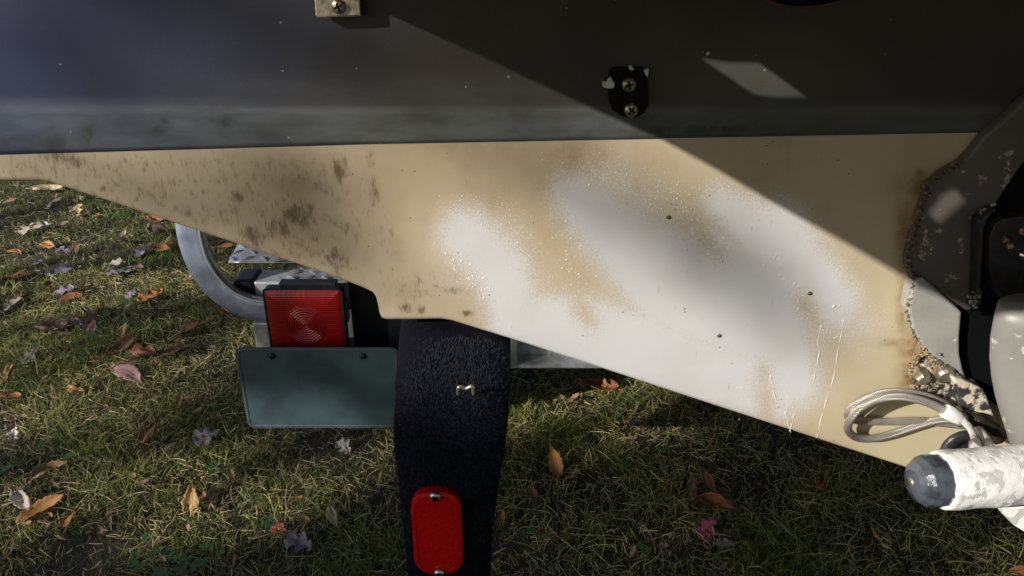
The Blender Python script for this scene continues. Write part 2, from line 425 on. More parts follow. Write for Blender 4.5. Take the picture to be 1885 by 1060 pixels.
# lower cream panel; its bottom edge is rolled under with a 6 mm radius
NR = 230; r_e = .006
t = np.linspace(0, 1, NR)[:, None]
zb = np.interp(xs, ox, oz)[None, :]; zt = paint_z(xs)[None, :]
Zl = (zb+r_e) + (zt-zb-r_e)*t; Xl = np.repeat(xs[None, :], NR, 0); Yl = np.zeros_like(Zl)
th = np.linspace(math.pi/2, 0, 7)[:-1][:, None]
Zr = zb + r_e*(1-np.sin(th)); Yr = r_e*(1-np.cos(th)) + 0*Zr
Xr = np.repeat(xs[None, :], len(th), 0)
Zl = np.vstack([Zr, Zl]); Yl = np.vstack([Yr, Yl]); Xl = np.vstack([Xr, Xl])
px, py = pxof(Xl, Zl)
clean = np.zeros_like(px)
for c in CLEAN: clean = np.maximum(clean, capsule(px, py, *c, 100))
for c in UNCLEAN: clean = np.minimum(clean, 1-.72*capsule(px, py, *c, 70))
for c in [(1440,470,110,1580,600,70),(1500,620,70,1490,720,50),(900,470,110,960,560,90),(1100,380,110,1200,450,110)]: clean = np.maximum(clean, .5*capsule(px, py, *c, 120))
yellow = np.clip((px-1480)/160, 0, 1)*np.clip((py-330)/250, 0, 1)*.8
brown = blobs(px, py, [(1062,285,55,26,.42),(1696,344,40,20,.8),(1664,425,16,60,.75),(1694,320,10,9,.95),(1676,640,24,28,.85),(1662,560,12,60,.7),(1648,632,26,9,.55),(1674,690,20,30,.95),(860,270,160,22,.22),
                       (1215,300,60,30,.2),(940,470,40,60,.12)])
grime = np.maximum(blobs(px, py, GRIME)*.95, .30*np.clip((800-px)/200, 0, 1)*np.clip((py-270)/60+.5, 0, 1))
grid_mesh('transom', Xl, Zl, Yl, M['cream'], boat, dict(clean=clean, grime=grime, yellow=yellow, brown=brown))
# navy band above the paint line, a hair thicker than the cream with a soft crease
NB = 110
t = np.linspace(0, 1, NB)[:, None]
Zb = zt + .0005 + (TOPZ-zt)*t; Xb = np.repeat(xs[None, :], NB, 0)
px, py = pxof(Xb, Zb)
crease = np.clip((py-176)/34, 0, 1); crease = crease*crease*(3-2*crease)
Yb = -.0012 - .004*crease*np.clip((zt+.04-Zb)/.03, 0, 1)*0 - .0016*crease
Yb[0, :] = .0005
fade = np.clip((px-150)/700 + .25*np.clip((py-60)/150, 0, 1), 0, 1)
chalk = np.clip((py-190)/12, 0, 1)*(1-.35*np.clip((px-1250)/300, 0, 1))
chalk = np.maximum(chalk, .38*np.exp(-((py-165)/26)**2)*np.clip((px-200)/400, 0, 1)*np.clip((1100-px)/300, 0, 1))
chalk = np.maximum(chalk, .45*np.exp(-((px-1390)/150)**2-((py-150)/50)**2))  # painted light: lifts the navy where the platform opening throws its sun patch
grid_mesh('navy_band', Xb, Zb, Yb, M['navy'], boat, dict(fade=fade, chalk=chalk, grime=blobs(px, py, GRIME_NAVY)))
# starboard half, bottom and sides of the hull
mb = MB(); mir = [(2*XC-x, z) for x, z in out[::-1]]
pan = mir + [(mir[-1][0]+.0, 0)] ; pan = pan[:-1]
mb.prism(mir + [(mir[-1][0], TOPZ), (XC, TOPZ)], .001, .03)
mb.build('starboard_transom', M['cream'], boat)
mb = MB(); pz = float(paint_z(np.array(XC))); mb.prism([(XC+.0005, pz), (mir[-1][0], pz-.02), (mir[-1][0], TOPZ), (XC+.0005, TOPZ)], -.0025, .0008); mb.build('starboard_navy_band', M['navy'], boat)
allo = [(x, z) for x, z in out] + mir[1:]
n = len(allo); mb = MB()
ysec = [r_e, .4, 1.0, 1.8, 2.6]
vs = [(x, y, z + .012*y) for y in ysec for x, z in allo]
fs = [(j*n+i, (j+1)*n+i, (j+1)*n+i+1, j*n+i+1) for j in range(len(ysec)-1) for i in range(n-1)]
mb.add(vs, fs); hb = mb.build('hull_bottom', M['cream'], boat, fix=False)
for s, (x, z) in ((1, allo[0]), (-1, allo[-1])):
    mb = MB(); e = [(x, y, z+.012*y) for y in ysec] + [(x-s*.16, y, TOPZ+.35+.01*y) for y in ysec]
    k = len(ysec); mb.add(e, [(i, i+1, i+1+k, i+k) for i in range(k-1)])
    mb.build('hull_side', M['navy'], boat)
mb = MB(); mb.box((XC, .05, TOPZ+.17), (2*(XC-X0)+.2, .06, .34)); mb.build('upper_transom', M['navy'], boat)

# droplets and runs of the cleaner on the panel
mb = MB()
def drop(x, y, r, h=.5):
    c = P(x, y, 0); rr = r*.62; seg = 7
    vs = []; fs = []
    for j, (a, d) in enumerate(((1, 0), (.8, .55), (.4, .9))):
        for k in range(seg):
            t = 2*math.pi*k/seg; vs.append((c.x+rr*a*math.cos(t), -d*rr*h*.7, c.z+rr*a*math.sin(t)*1.05))
    vs.append((c.x, -rr*h*.7, c.z))
    for j in range(2): fs += [(j*seg+k, j*seg+(k+1) % seg, (j+1)*seg+(k+1) % seg, (j+1)*seg+k) for k in range(seg)]
    fs += [(2*seg+k, 2*seg+(k+1) % seg, 3*seg) for k in range(seg)]
    mb.add(vs, fs)
def scatter(x1, y1, x2, y2, spread, n, r0, r1):
    for _ in range(n):
        t = random.random(); drop(x1+(x2-x1)*t+random.gauss(0, spread), y1+(y2-y1)*t+random.gauss(0, spread), random.uniform(r0, r1)*random.uniform(.6, 1), .45)
for a in [(820,475,900,545,9,55,.0006,.0019),(1040,400,1080,580,14,70,.0006,.0018),(1230,350,1320,470,18,110,.0006,.0020),(1410,485,1545,630,14,55,.0007,.0024),
          (900,400,990,500,14,60,.0005,.0014),(1100,310,1290,420,22,160,.0004,.0013),(830,370,960,400,16,80,.0004,.0012),(1020,330,1100,320,18,70,.0004,.0012),
          (1380,670,1370,760,10,22,.0006,.0016),(1425,690,1460,770,10,26,.0006,.0016),(1290,360,1340,340,14,40,.0005,.0014),(1530,500,1580,600,16,24,.0006,.0018),(1000,520,1020,600,22,40,.0004,.0012)]:
    scatter(*a)
for a in [(1463,522,.0022),(1470,528,.002),(1535,564,.0034),(1546,562,.002),(1537,622,.0024),(1515,608,.002),(836,478,.0018),(850,480,.0022),(866,487,.0018),(890,512,.0017),(1085,340,.002)]: drop(*a)
o = mb.build('cleaner_droplets', M['foam'], boat, True, fix=False); tag(o, kind='stuff')
for pts in [[(1553,588),(1550,610),(1542,650),(1536,690),(1522,735),(1512,770),(1504,806)],[(1513,598),(1506,625),(1508,650),(1500,690),(1497,706)],[(1462,762),(1458,780),(1454,794)],[(1446,758),(1450,776),(1456,796)],[(1418,690),(1424,720),(1434,750)]]:
    mb = MB(); pp = smooth_path([P(a, b, 0)+Vector((0, .0004, 0)) for a, b in pts], 5)
    mb.tube(pp, [.0007+.0003*math.sin(i*1.3) for i in range(len(pp))], 6); mb.build('cleaner_run', M['foam'], boat, True)
for a, b in ((1231,400),(1491,540),(1324,618)):
    mb = MB(); c = P(a, b, 0); mb.lathe([(.0002, -.0014), (.0013, -.001), (.0021, -.0004), (.0023, .0003)], c, (0, 1, 0), 12, 1.25); o = mb.build('seed_speck', M['moss'], boat, True); tag(o, 'tiny green seed stuck on the white patch')

def phillips(parent, c, r, dep, m, nrm=(0, -1, 0), rot=.5):
    """pan head screw with a cross recess, axis along nrm"""
    mb = MB(); c = Vector(c); nrm = Vector(nrm).normalized()
    mb.lathe([(r, -.0005), (r, dep*.35), (r*.86, dep*.75), (r*.6, dep*.95), (r*.25, dep)], c, nrm, 20)
    s = mb.build('screw', m, parent, True)
    mb = MB(); up = Vector((0, 0, 1)); a = nrm.cross(up).normalized(); b = nrm.cross(a)
    q = Matrix((a, b, nrm)).transposed()
    for k in (0, 1):
        R = q @ Matrix.Rotation(rot + k*math.pi/2, 3, 'Z'); mb.box(c+nrm*(dep*.88+.0001*k), (r*1.15, r*.3, dep*.4), R)
    s2 = mb.build('screw_slot', M['hole'], parent)
    return s
# raised matte black patch with two screws
sp = xz([(1120,130),(1128,122),(1180,122),(1190,132),(1192,190),(1184,206),(1168,214),(1145,212),(1126,200),(1119,180)])
mb = MB(); mb.prism(sp, -.0066, .001); patch = mb.build('sealant_patch', M['sealant'], boat, bevel=.0012)
patch['label'] = 'black sealant patch left by a removed fitting'
for a, b, rt in ((1156,153,.3),(1160,199,.9)): phillips(patch, P(a, b, 0)+Vector((0, -.0062, 0)), .0066, .0042, M['screw'], rot=rt)
def flake(pts, y0, y1, parent, name, m):
    mb = MB(); mb.prism(xz(pts), y0, y1); return mb.build(name, m, parent, bevel=.0004, seg=1)
flake([(1107,147),(1116,148),(1122,138),(1130,152),(1128,159),(1118,160),(1108,157)], -.0078, -.003, patch, 'residue_flake', M['chalkwhite'])
flake([(1182,126),(1192,124),(1190,140),(1186,134)], -.0076, -.003, patch, 'residue_flake', M['chalkwhite'])
flake([(1155,120),(1160,118),(1166,126),(1158,127)], -.0076, -.003, patch, 'residue_flake', M['chalkwhite'])
flake([(1299,98),(1304,94),(1306,99),(1301,102)], -.0016, .001, boat, 'residue_flake', M['chalkwhite'])
# exhaust port at the top right
cx, cz = P(1485, -45).x, P(1485, -45).z; rx = P(1600, 0).x-P(1485, 0).x; rz = P(1485, -45).z-P(1485, 15).z
def ell(k, n=40): return [(cx+rx*k*math.cos(2*math.pi*i/n), cz+rz*k*math.sin(2*math.pi*i/n)) for i in range(n)]
mb = MB(); a = ell(1.0); b = ell(.93); n = len(a)
mb.add([(x, -.0035, z) for x, z in a]+[(x, -.0052, z) for x, z in b]+[(x, .0005, z) for x, z in a]+[(x, -.0005, z) for x, z in b],
       [(i, (i+1) % n, (i+1) % n+n, i+n) for i in range(n)]+[(i, i+2*n, (i+1) % n+2*n, (i+1) % n) for i in range(n)]+[(i+n, (i+1) % n+n, (i+1) % n+3*n, i+3*n) for i in range(n)])
port = mb.build('exhaust_port', M['rustrim'], boat, True)
mb = MB(); mb.prism(ell(.94), -.0022, .0002); mb.build('port_opening', M['hole'], port)

# swim platform just above the picture; its edge and openings throw the slanting shade on the transom
ZP = 1.10
def caster(a, b, Y=0.0, z=ZP):
    s = P(a, b, Y); k = (z-s.z)/-SUN.z; e = s - SUN*k; return (e.x, e.y)
edge = [caster(690, 14), caster(850, 86), caster(1000, 158), caster(1110, 208), caster(1215, 255), caster(1330, 318), caster(1450, 388), caster(1570, 455), caster(1680, 520)]
plat_out = [(edge[0][0]-.004, -.0105)] + edge + [(edge[-1][0]+.015, -.575), (edge[-1][0]+.05, -.60), (2*XC+.26, -.60), (2*XC+.30, -.56), (2*XC+.30, -.0105)]
holes = [[caster(1286, 107), caster(1388, 176), caster(1420, 182), caster(1490, 183), caster(1400, 117), caster(1345, 116)],
         [caster(a, b, -.014) for a, b in ((1710,396),(1728,412),(1776,370),(1758,348),(1736,360))]]
loops = [[Vector((x, y, 0)) for x, y in plat_out]] + [[Vector((x, y, 0)) for x, y in h] for h in holes]
tri = tessellate_polygon(loops); flat = [v for l in loops for v in l]; nv = len(flat)
mb = MB(); th = .0015
vs = [(v.x, v.y, ZP) for v in flat]+[(v.x, v.y, ZP+th) for v in flat]
fs = [tuple(t) for t in tri]+[tuple(i+nv for i in reversed(t)) for t in tri]; o0 = 0
for l in loops:
    k = len(l); fs += [(o0+i, o0+(i+1) % k, o0+(i+1) % k+nv, o0+i+nv) for i in range(k)]; o0 += k
mb.add(vs, fs); plat = mb.build('swim_platform', M['platform'], boat)
br = xz([(585, -60), (665, -60), (668, 26), (662, 28), (590, 31), (586, 27)], -.006)
brx = [p[0] for p in br]
mb = MB(); zlo = P(625, 29, -.006).z
mb.prism(br[2:] + [(brx[0], ZP-.001), (brx[1], ZP-.001)], -.0175, -.0075)
bk = mb.build('platform_bracket', M['stainless'], boat, bevel=.0015)
mb = MB(); mb.box(((brx[0]+brx[1])/2, -.1, ZP-.004), (brx[1]-brx[0], .16, .004)); mb.build('bracket_foot', M['stainless'], bk)
mb = MB(); mb.box(((brx[0]+brx[1])/2, -.0045, (zlo+ZP)/2+.01), (.02, .006, .05)); mb.build('bracket_spacer', M['sealant'], bk)
phillips(bk, P(624, 12, -.0175)+Vector((0, 0, 0)), .0062, .0045, M['screw'], rot=.35)

# drain fitting low on the transom
mb = MB(); c = P(1772, 826, 0); mb.lathe([(.026, .001), (.026, -.004), (.023, -.006), (.014, -.006), (.012, -.003), (.004, -.003)], c, (0, 1, 0), 28)
mb.build('drain_fitting', M['darkdrive'], boat, True)

# ================================================================== stern drive
drive = empty('stern_drive', (XC, -.1, .2), 'grey stern drive with peeling paint and corroded brackets', 'stern drive')
def pprism(name, pts, yf, yb, m, parent, bevel=.003, seg=3):
    mb = MB(); mb.prism(xz(pts, yf), yf, yb); return mb.build(name, m, parent, bevel=bevel, seg=seg)
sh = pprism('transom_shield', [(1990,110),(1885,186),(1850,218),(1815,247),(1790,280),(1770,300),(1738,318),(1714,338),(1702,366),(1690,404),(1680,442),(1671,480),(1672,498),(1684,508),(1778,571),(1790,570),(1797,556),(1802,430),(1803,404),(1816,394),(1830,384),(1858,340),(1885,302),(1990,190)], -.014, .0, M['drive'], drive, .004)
sh['label'] = 'upper mounting shield in shade with a small spot of sun'
# dark flange edge along its right side
pprism('shield_flange', [(1803,408),(1818,396),(1834,384),(1820,402),(1812,420),(1806,560),(1800,572),(1792,570),(1798,556)], -.030, -.014, M['darkdrive'], drive, .003)
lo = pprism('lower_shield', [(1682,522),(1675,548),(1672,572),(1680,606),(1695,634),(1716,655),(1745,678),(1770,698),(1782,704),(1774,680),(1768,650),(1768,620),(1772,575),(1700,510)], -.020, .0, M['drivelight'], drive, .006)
# black plates stand in for shade in the gaps; gimbal housing in front
pprism('shield_recess', [(1806,404),(1835,382),(1860,342),(1887,302),(1990,185),(1990,560),(1803,580)], -.013, -.001, M['hole'], drive, .001, 1)
mb = MB(); mb.prism(xz([(1768,560),(1900,540),(1960,760),(1860,760),(1815,735),(1772,702)], -.006), -.006, 0); mb.build('gimbal_recess', M['hole'], drive)
gh = pprism('gimbal_housing', [(1822,436),(1832,412),(1850,402),(1890,396),(1990,400),(1990,550),(1890,556),(1862,556),(1842,549),(1829,532),(1822,500)], -.030, -.014, M['darkdrive'], drive, .007, 5)
for a, b in ((1850,440),(1858,452),(1880,425)):
    mb = MB(); mb.lathe([(.002, -.004), (.0032, -.002), (.0032, .006)], P(a, b, -.030), (0, 1, 0), 6); mb.build('rusty_bolt', M['crust'], gh)
mb = MB(); mb.lathe([(.002, -.005), (.004, -.002), (.004, .006)], P(1882, 468, -.030), (0, 1, 0), 12); mb.build('grease_fitting', M['brightscrew'], gh)
# leg casing: lofted ellipses whose left flank follows the photo
secs = [(1822,548),(1815,575),(1809,610),(1808,645),(1811,680),(1818,715),(1828,750),(1840,785),(1850,820),(1862,870),(1880,930)]
mb = MB(); seg = 40; vs = []; fs = []
for i, (a, b) in enumerate(secs):
    l = P(a, b, -.105); rx_ = .115 - .0006*i*i; ry_ = .032
    for k in range(seg):
        t = 2*math.pi*k/seg; cxk = math.copysign(abs(math.cos(t))**.75, math.cos(t)); vs.append((l.x+rx_+rx_*cxk, -.12+ry_*math.sin(t), l.z))
n = len(secs)
for i in range(n-1): fs += [(i*seg+k, i*seg+(k+1) % seg, (i+1)*seg+(k+1) % seg, (i+1)*seg+k) for k in range(seg)]
fs += [tuple(range(seg)), tuple((n-1)*seg+k for k in range(seg))]
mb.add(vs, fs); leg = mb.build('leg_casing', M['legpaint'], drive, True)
# strut with peeling paint, between shield and leg
pprism('lower_strut', [(1752,694),(1775,700),(1800,712),(1812,716),(1822,742),(1836,778),(1850,806),(1846,818),(1826,822),(1806,800),(1776,770),(1768,735)], -.032, -.012, M['peeled'], drive, .003)
# far side of the mounting shield and the upper cowl of the drive
for src in (sh, lo):
    me = src.data.copy(); co = np.zeros(len(me.vertices)*3); me.vertices.foreach_get('co', co); co[0::3] = 2*XC - co[0::3]; me.vertices.foreach_set('co', co); me.flip_normals(); me.update()
    o = bpy.data.objects.new(src.name.split('.')[0], me); COL.objects.link(o); adopt(o, drive); b_ = o.modifiers.new('bevel', 'BEVEL'); b_.width = .004; b_.segments = 3; b_.limit_method = 'ANGLE'
mb = MB(); mb.prism([(XC-.085, .74), (XC-.07, .70), (XC+.07, .70), (XC+.085, .74), (XC+.075, .93), (XC+.04, .975), (XC-.04, .975), (XC-.075, .93)], -.20, -.012); mb.build('drive_cowl', M['legpaint'], drive, bevel=.014, seg=4)
# corroded lump with bolts
bm = bmesh.new(); bmesh.ops.create_icosphere(bm, subdivisions=4, radius=1)
c = P(1716, 684, -.008)
for v in bm.verts:
    d = v.co.copy(); k = 1+.25*mnoise.noise(d*2.1)+.16*mnoise.noise(d*6.5)
    v.co = Vector((c.x+d.x*.0215*k + d.z*.006, c.y+d.y*.011*k, c.z+d.z*.020*k - d.x*.006))
me = bpy.data.meshes.new('corroded_bracket'); bm.to_mesh(me); bm.free()
lump = link('corroded_bracket', me, peeled_paint('corroded_metal', (.22, .19, .14), (.05, .042, .035), .5, .5, 90, crust=(.62, .5, .3)), None, True); adopt(lump, drive)
for a, b, r in ((1696,690,.0085),(1737,684,.010)):
    mb = MB(); mb.lathe([(r, .006), (r, -.006), (r*.8, -.009), (.001, -.009)], P(a, b, -.018), (0, 1, .3), 6 if a < 1700 else 14); mb.build('bolt', M['stainless'], lump, bevel=.0008)
pprism('anode_plate', [(1722,700),(1760,712),(1775,735),(1770,752),(1735,738),(1706,728),(1696,716)], -.018, -.002, peeled_paint('pitted_metal', (.36, .33, .27), (.07, .06, .05), .48, .5, 120, crust=(.8, .7, .5)), drive, .002)
# flaking crust along the edges
def crust(name, path, n, spread, Y, size, m):
    mb = MB(); pts = [Vector((a, b, 0)) for a, b in path]
    for _ in range(n):
        i = random.randrange(len(pts)-1); t = random.random(); q = pts[i].lerp(pts[i+1], t)
        a, b = q.x+random.gauss(0, spread), q.y+random.gauss(0, spread)
        c = P(a, b, Y+random.uniform(-.002, .002)); s = random.uniform(.4, 1)*size
        R = Matrix.Rotation(random.uniform(0, 6.28), 3, Vector((random.random()-.5, random.random()-.5, random.random()-.5)).normalized())
        mb.box(c, (s*1.3, s*random.uniform(.12, .3), s*random.uniform(.4, 1.1)), R)
    o = mb.build(name, m, drive); tag(o, kind='stuff'); return o
dark_crust = simple('dark_crust', (.055, .042, .030), .7, 0, .5, 300, .002, 400, base2=(.22, .16, .10))
crust('dark_edge_crust', [(1770,300),(1738,318),(1714,338),(1702,366),(1690,404),(1680,442),(1671,480),(1673,500),(1690,514)], 240, 2.4, -.0145, .0046, dark_crust)
crust('edge_crust', [(1684,520),(1675,548),(1671,572),(1679,606),(1694,634),(1712,655)], 130, 2.0, -.018, .0030, M['crust'])
crust('edge_crust', [(1712,655),(1745,680),(1770,700)], 50, 1.8, -.024, .003, M['crust'])
crust('bracket_crust', [(1700,645),(1684,665),(1676,690),(1682,712),(1700,722),(1740,735)], 80, 2.2, -.016, .0034, M['crust'])
crust('bracket_crust', [(1695,660),(1730,665),(1755,700),(1720,720),(1700,700)], 60, 7, -.023, .0026, M['crust'])
crust('bracket_crust', [(1778,775),(1800,790),(1838,800),(1846,780)], 60, 4, -.034, .0030, M['crust'])
crust('edge_crust', [(1800,398),(1815,388),(1826,384)], 26, 2.5, -.020, .0035, M['drivelight'])
crust('edge_crust', [(1786,545),(1794,562),(1800,540)], 30, 5, -.031, .0028, M['drivelight'])

# trim ram: cylinder, dome cap, pipes
A = P(1727, 884, -.175); B = P(1990, 866, -.160); axd = (B-A).normalized(); R0 = .0262
mb = MB(); Ln = (B-A).length; prof = [(R0*.90, -.001), (R0*1.0, .003)]
prof += [(R0*(1.0+.018*math.sin(i*1.7)), .006+(Ln-.006)*i/14) for i in range(15)]
mb.lathe(prof, A, axd, 40)
ram = mb.build('trim_ram', M['ram'], drive, True); ram['label'] = 'white corroded trim cylinder with a black domed end'
d = ram.modifiers.new('sub', 'SUBSURF'); d.levels = d.render_levels = 2
tx = bpy.data.textures.new('flakes', 'CLOUDS'); tx.noise_scale = .012; dm = ram.modifiers.new('flake', 'DISPLACE'); dm.texture = tx; dm.strength = .0016; dm.mid_level = .5
mb = MB(); capprof = [(R0*.86, .004), (R0*.89, -.002), (R0*.88, -.009), (R0*.82, -.0155), (R0*.66, -.021), (R0*.42, -.0245), (R0*.2, -.0255)]
mb.lathe(capprof, A, axd, 13); cp = mb.build('end_cap', M['capm'], ram, bevel=.003, seg=3)
mb = MB(); tip = A - axd*.0255; mb.lathe([(.0040, .002), (.0040, -.0008), (.002, -.0012)], tip, axd, 14); mb.build('cap_screw', M['stainless'], cp, True)
Rm = axd.to_track_quat('X', 'Z').to_matrix()
mb = MB(); mid = A + axd*(Ln*.66) + Vector((0, .004, -R0*1.0)); mb.box(mid, (Ln*.9, R0*.9, .010), Rm); mb.build('ram_shroud', M['darkdrive'], drive, bevel=.003)  # dark strip standing in for the shade along the ram's underside
pprism('lower_fin', [(1828,925),(1848,950),(1868,970),(1900,990),(1990,1010),(1990,925)], -.09, -.05, M['ram'], drive, .006)

# hoses
def hose(name, pts, r, m, parent, seg=14):
    pp = smooth_path([P(a, b, y) for a, b, y in pts], 8); mb = MB(); mb.tube(pp, r, seg)
    o = mb.build(name, m, parent, True, fix=False)
    me = o.data; uvl = me.uv_layers.new(name='UVMap'); L = [0]
    for i in range(1, len(pp)): L.append(L[-1]+(pp[i]-pp[i-1]).length)
    for poly in me.polygons:
        for li in poly.loop_indices:
            v = me.loops[li].vertex_index; i, k = divmod(v, seg)
            if i >= len(pp): i = len(pp)-1
            u = k/seg
            if k == 0 and any(me.loops[l2].vertex_index % seg == seg-1 for l2 in poly.loop_indices): u = 1.0
            uvl.data[li].uv = (u, L[i]/.004/14*1.0)
    return o
h1 = hose('braided_hose', [(1772,776,-.052),(1742,757,-.050),(1702,739,-.046),(1660,730,-.042),(1618,735,-.038),(1583,752,-.032),(1563,777,-.024),(1562,793,-.018),(1577,805,-.013),(1605,807,-.010),(1645,798,-.008),(1690,783,-.008),(1735,772,-.010),(1790,775,-.014)], .0044, M['braid'], drive)
h2 = hose('braided_hose', [(1775,770,-.036),(1742,746,-.034),(1704,729,-.030),(1655,721,-.027),(1608,727,-.024),(1575,744,-.019),(1561,762,-.013),(1572,773,-.0075),(1625,776,-.0065),(1690,774,-.0065),(1745,780,-.0066),(1795,785,-.010)], .0043, M['braid'], drive)
mb = MB(); mb.tube([P(1738,755,-.0505), P(1758,766,-.053), P(1772,775,-.0545)], [.0074, .0076, .0072], 14); mb.build('hose_sleeve', M['ram'], drive, True)
mb = MB(); mb.tube(smooth_path([P(1768,773,-.054), P(1782,783,-.068), P(1793,802,-.10), P(1796,824,-.14), P(1797,845,-.165)], 6), .0036, 12); mb.tube([P(1795,816,-.13), P(1797,838,-.16)], .0056, 6); mb.build('ram_pipe', M['ram'], drive, True)
mb = MB(); mb.tube(smooth_path([P(1800,788,-.045), P(1812,802,-.09), P(1822,824,-.13), P(1826,845,-.16)], 6), .0040, 12); mb.build('ram_pipe', M['ram'], drive, True)
mb = MB(); mb.tube(smooth_path([P(1772,764,-.040), P(1795,772,-.044), P(1818,786,-.047), P(1838,804,-.047)], 5), [.007]*5+[.0085]*6+[.0095]*5, 8); mb.build('hose_fitting', simple('dark_brown_fitting', (.05, .035, .025), .35, .4, .5, 150, .001, 300), drive, True)

# ================================================================== trailer
trailer = empty('boat_trailer', (XC, .9, 0), 'aluminium boat trailer under the hull with carpeted bunk and red tail light', 'trailer')
# carpeted bunk
bx0, bx1 = P(714, 760, -.15).x, P(938, 760, -.15).x; ztop = P(800, 745, -.15).z-.004
prof = [(.75, ztop+.005), (.10, ztop-.002), (-.06, ztop-.002), (-.10, ztop-.003), (-.128, ztop-.009), (-.143, ztop-.022), (-.149, ztop-.042), (-.150, ztop-.08), (-.148, ztop-.16), (-.145, ztop-.255), (-.135, ztop-.265), (-.09, ztop-.262), (-.085, ztop-.07), (.75, ztop-.06)]
mb = MB(); n = len(prof); W = 34; vs = []; fs = []
pf = smooth_path([Vector((y, z, 0)) for y, z in prof + [prof[0]]], 4)[:-1]; n = len(pf)
for k in range(W+1):
    xk = bx0+(bx1-bx0)*k/W; e = abs(2*k/W-1)**3.5*.014
    for p in pf:
        x = xk - .014*(1-k/W)*max(0, min(1, (p.x+.12)/.15)) - .022*(k/W)*max(0, min(1, (ztop-p.y)/.20)) + .004*(1-k/W)*max(0, min(1, (ztop-p.y)/.2))
        zc = p.y - (e if p.y > ztop-.05 else 0); yc = p.x + (e if p.x < -.1 else 0)
        dimp = .010*math.exp(-((x-(bx0*.48+bx1*.52))/.007)**2)*math.exp(-((p.y-(ztop-.07))/.03)**2) if p.x < -.12 else 0
        vs.append((x, yc+dimp, zc))
fs = [(k*n+i, (k+1)*n+i, (k+1)*n+(i+1) % n, k*n+(i+1) % n) for k in range(W) for i in range(n)] + [tuple(range(n)), tuple(W*n+i for i in reversed(range(n)))]
mb.add(vs, fs); bunk = mb.build('bunk', M['carpet'], trailer, False); bunk['label'] = 'black carpeted bunk end with an oblong red reflector'
bunk.data.polygons.foreach_set('use_smooth', [len(p.vertices) == 4 for p in bunk.data.polygons])
# carpet pile
def blades(name, pos, nrm, length, width, lean, tint, m, parent=None, seg=2):
    """flat tapering blades, one object; pos (n,3), nrm (n,3), lean (n,3) horizontal bend at the tip"""
    n = len(pos); ang = rng.uniform(0, 2*np.pi, n)
    ref = np.where(np.abs(nrm[:, 2:3]) > .8, np.array([[1., 0, 0]]), np.array([[0., 0, 1]]))
    a = np.cross(nrm, ref); a /= np.linalg.norm(a, axis=1, keepdims=True); b = np.cross(nrm, a)
    side = a*np.cos(ang)[:, None] + b*np.sin(ang)[:, None]
    rows = []
    for j in range(seg):
        t = j/seg; c = pos + nrm*(length*t)[:, None] + lean*(t*t)
        wd = (width*(1-.45*t))[:, None]*.5; rows += [c-side*wd, c+side*wd]
    rows.append(pos + nrm*(length*.97)[:, None]*(1) + lean)
    K = 2*seg+1; co = np.stack(rows, 1).reshape(-1, 3)
    base = (np.arange(n)*K)[:, None]
    quads = np.concatenate([base+np.array([2*j, 2*j+1, 2*j+3, 2*j+2]) for j in range(seg-1)], 0) if seg > 1 else np.zeros((0, 4), int)
    tris = base+np.array([2*seg-2, 2*seg-1, 2*seg])
    me = bpy.data.meshes.new(name); me.vertices.add(len(co)); me.vertices.foreach_set('co', co.ravel())
    loops = np.concatenate([quads.ravel(), tris.ravel()]); me.loops.add(len(loops)); me.loops.foreach_set('vertex_index', loops)
    npol = len(quads)+len(tris); me.polygons.add(npol)
    tot = np.concatenate([np.full(len(quads), 4), np.full(len(tris), 3)]); st = np.concatenate([[0], np.cumsum(tot)[:-1]])
    me.polygons.foreach_set('loop_start', st); me.polygons.foreach_set('loop_total', tot); me.update(calc_edges=True)
    at = me.attributes.new('tint', 'FLOAT', 'POINT'); at.data.foreach_set('value', np.repeat(tint, K).astype(np.float32))
    o = link(name, me, m, None, True)
    if parent: adopt(o, parent)
    return o
n = 42000; t = rng.random(n); yy = []; nn = []
path = [p for p in pf if p.x < .02 and (p.y > ztop-.2) and p.x < .05 and not (p.x > -.1 and p.y < ztop-.05)]
path.sort(key=lambda p: (p.x if p.y > ztop-.012 else -.13-(ztop-p.y)), reverse=True)
pos = np.zeros((n, 3)); nrm = np.zeros((n, 3))
for i in range(n):
    k = random.randrange(len(path)-1); q = random.random(); p = path[k].lerp(path[k+1], q); d = path[k+1]-path[k]
    nv = Vector((-abs(d.y), 0, abs(d.x))) if True else None
    L = math.hypot(d.x, d.y)+1e-9
    uu = random.random(); e_ = abs(2*uu-1)**3.5*.014; pos[i] = (bx0+(bx1-bx0)*uu - .022*uu*max(0, min(1, (ztop-p.y)/.20)), p.x+(e_ if p.x < -.1 else 0), p.y-(e_ if p.y > ztop-.05 else 0)); nrm[i] = (0, -abs(d.y)/L, abs(d.x)/L)
fz = simple('carpet_pile', (.027, .031, .052), .7, 0, .4, 200, spec=.25)
o = blades('carpet_pile', pos, nrm, rng.uniform(.001, .0036, n), np.full(n, .00042), rng.normal(0, .0018, (n, 3)), np.zeros(n), fz, bunk); tag(o, kind='stuff')
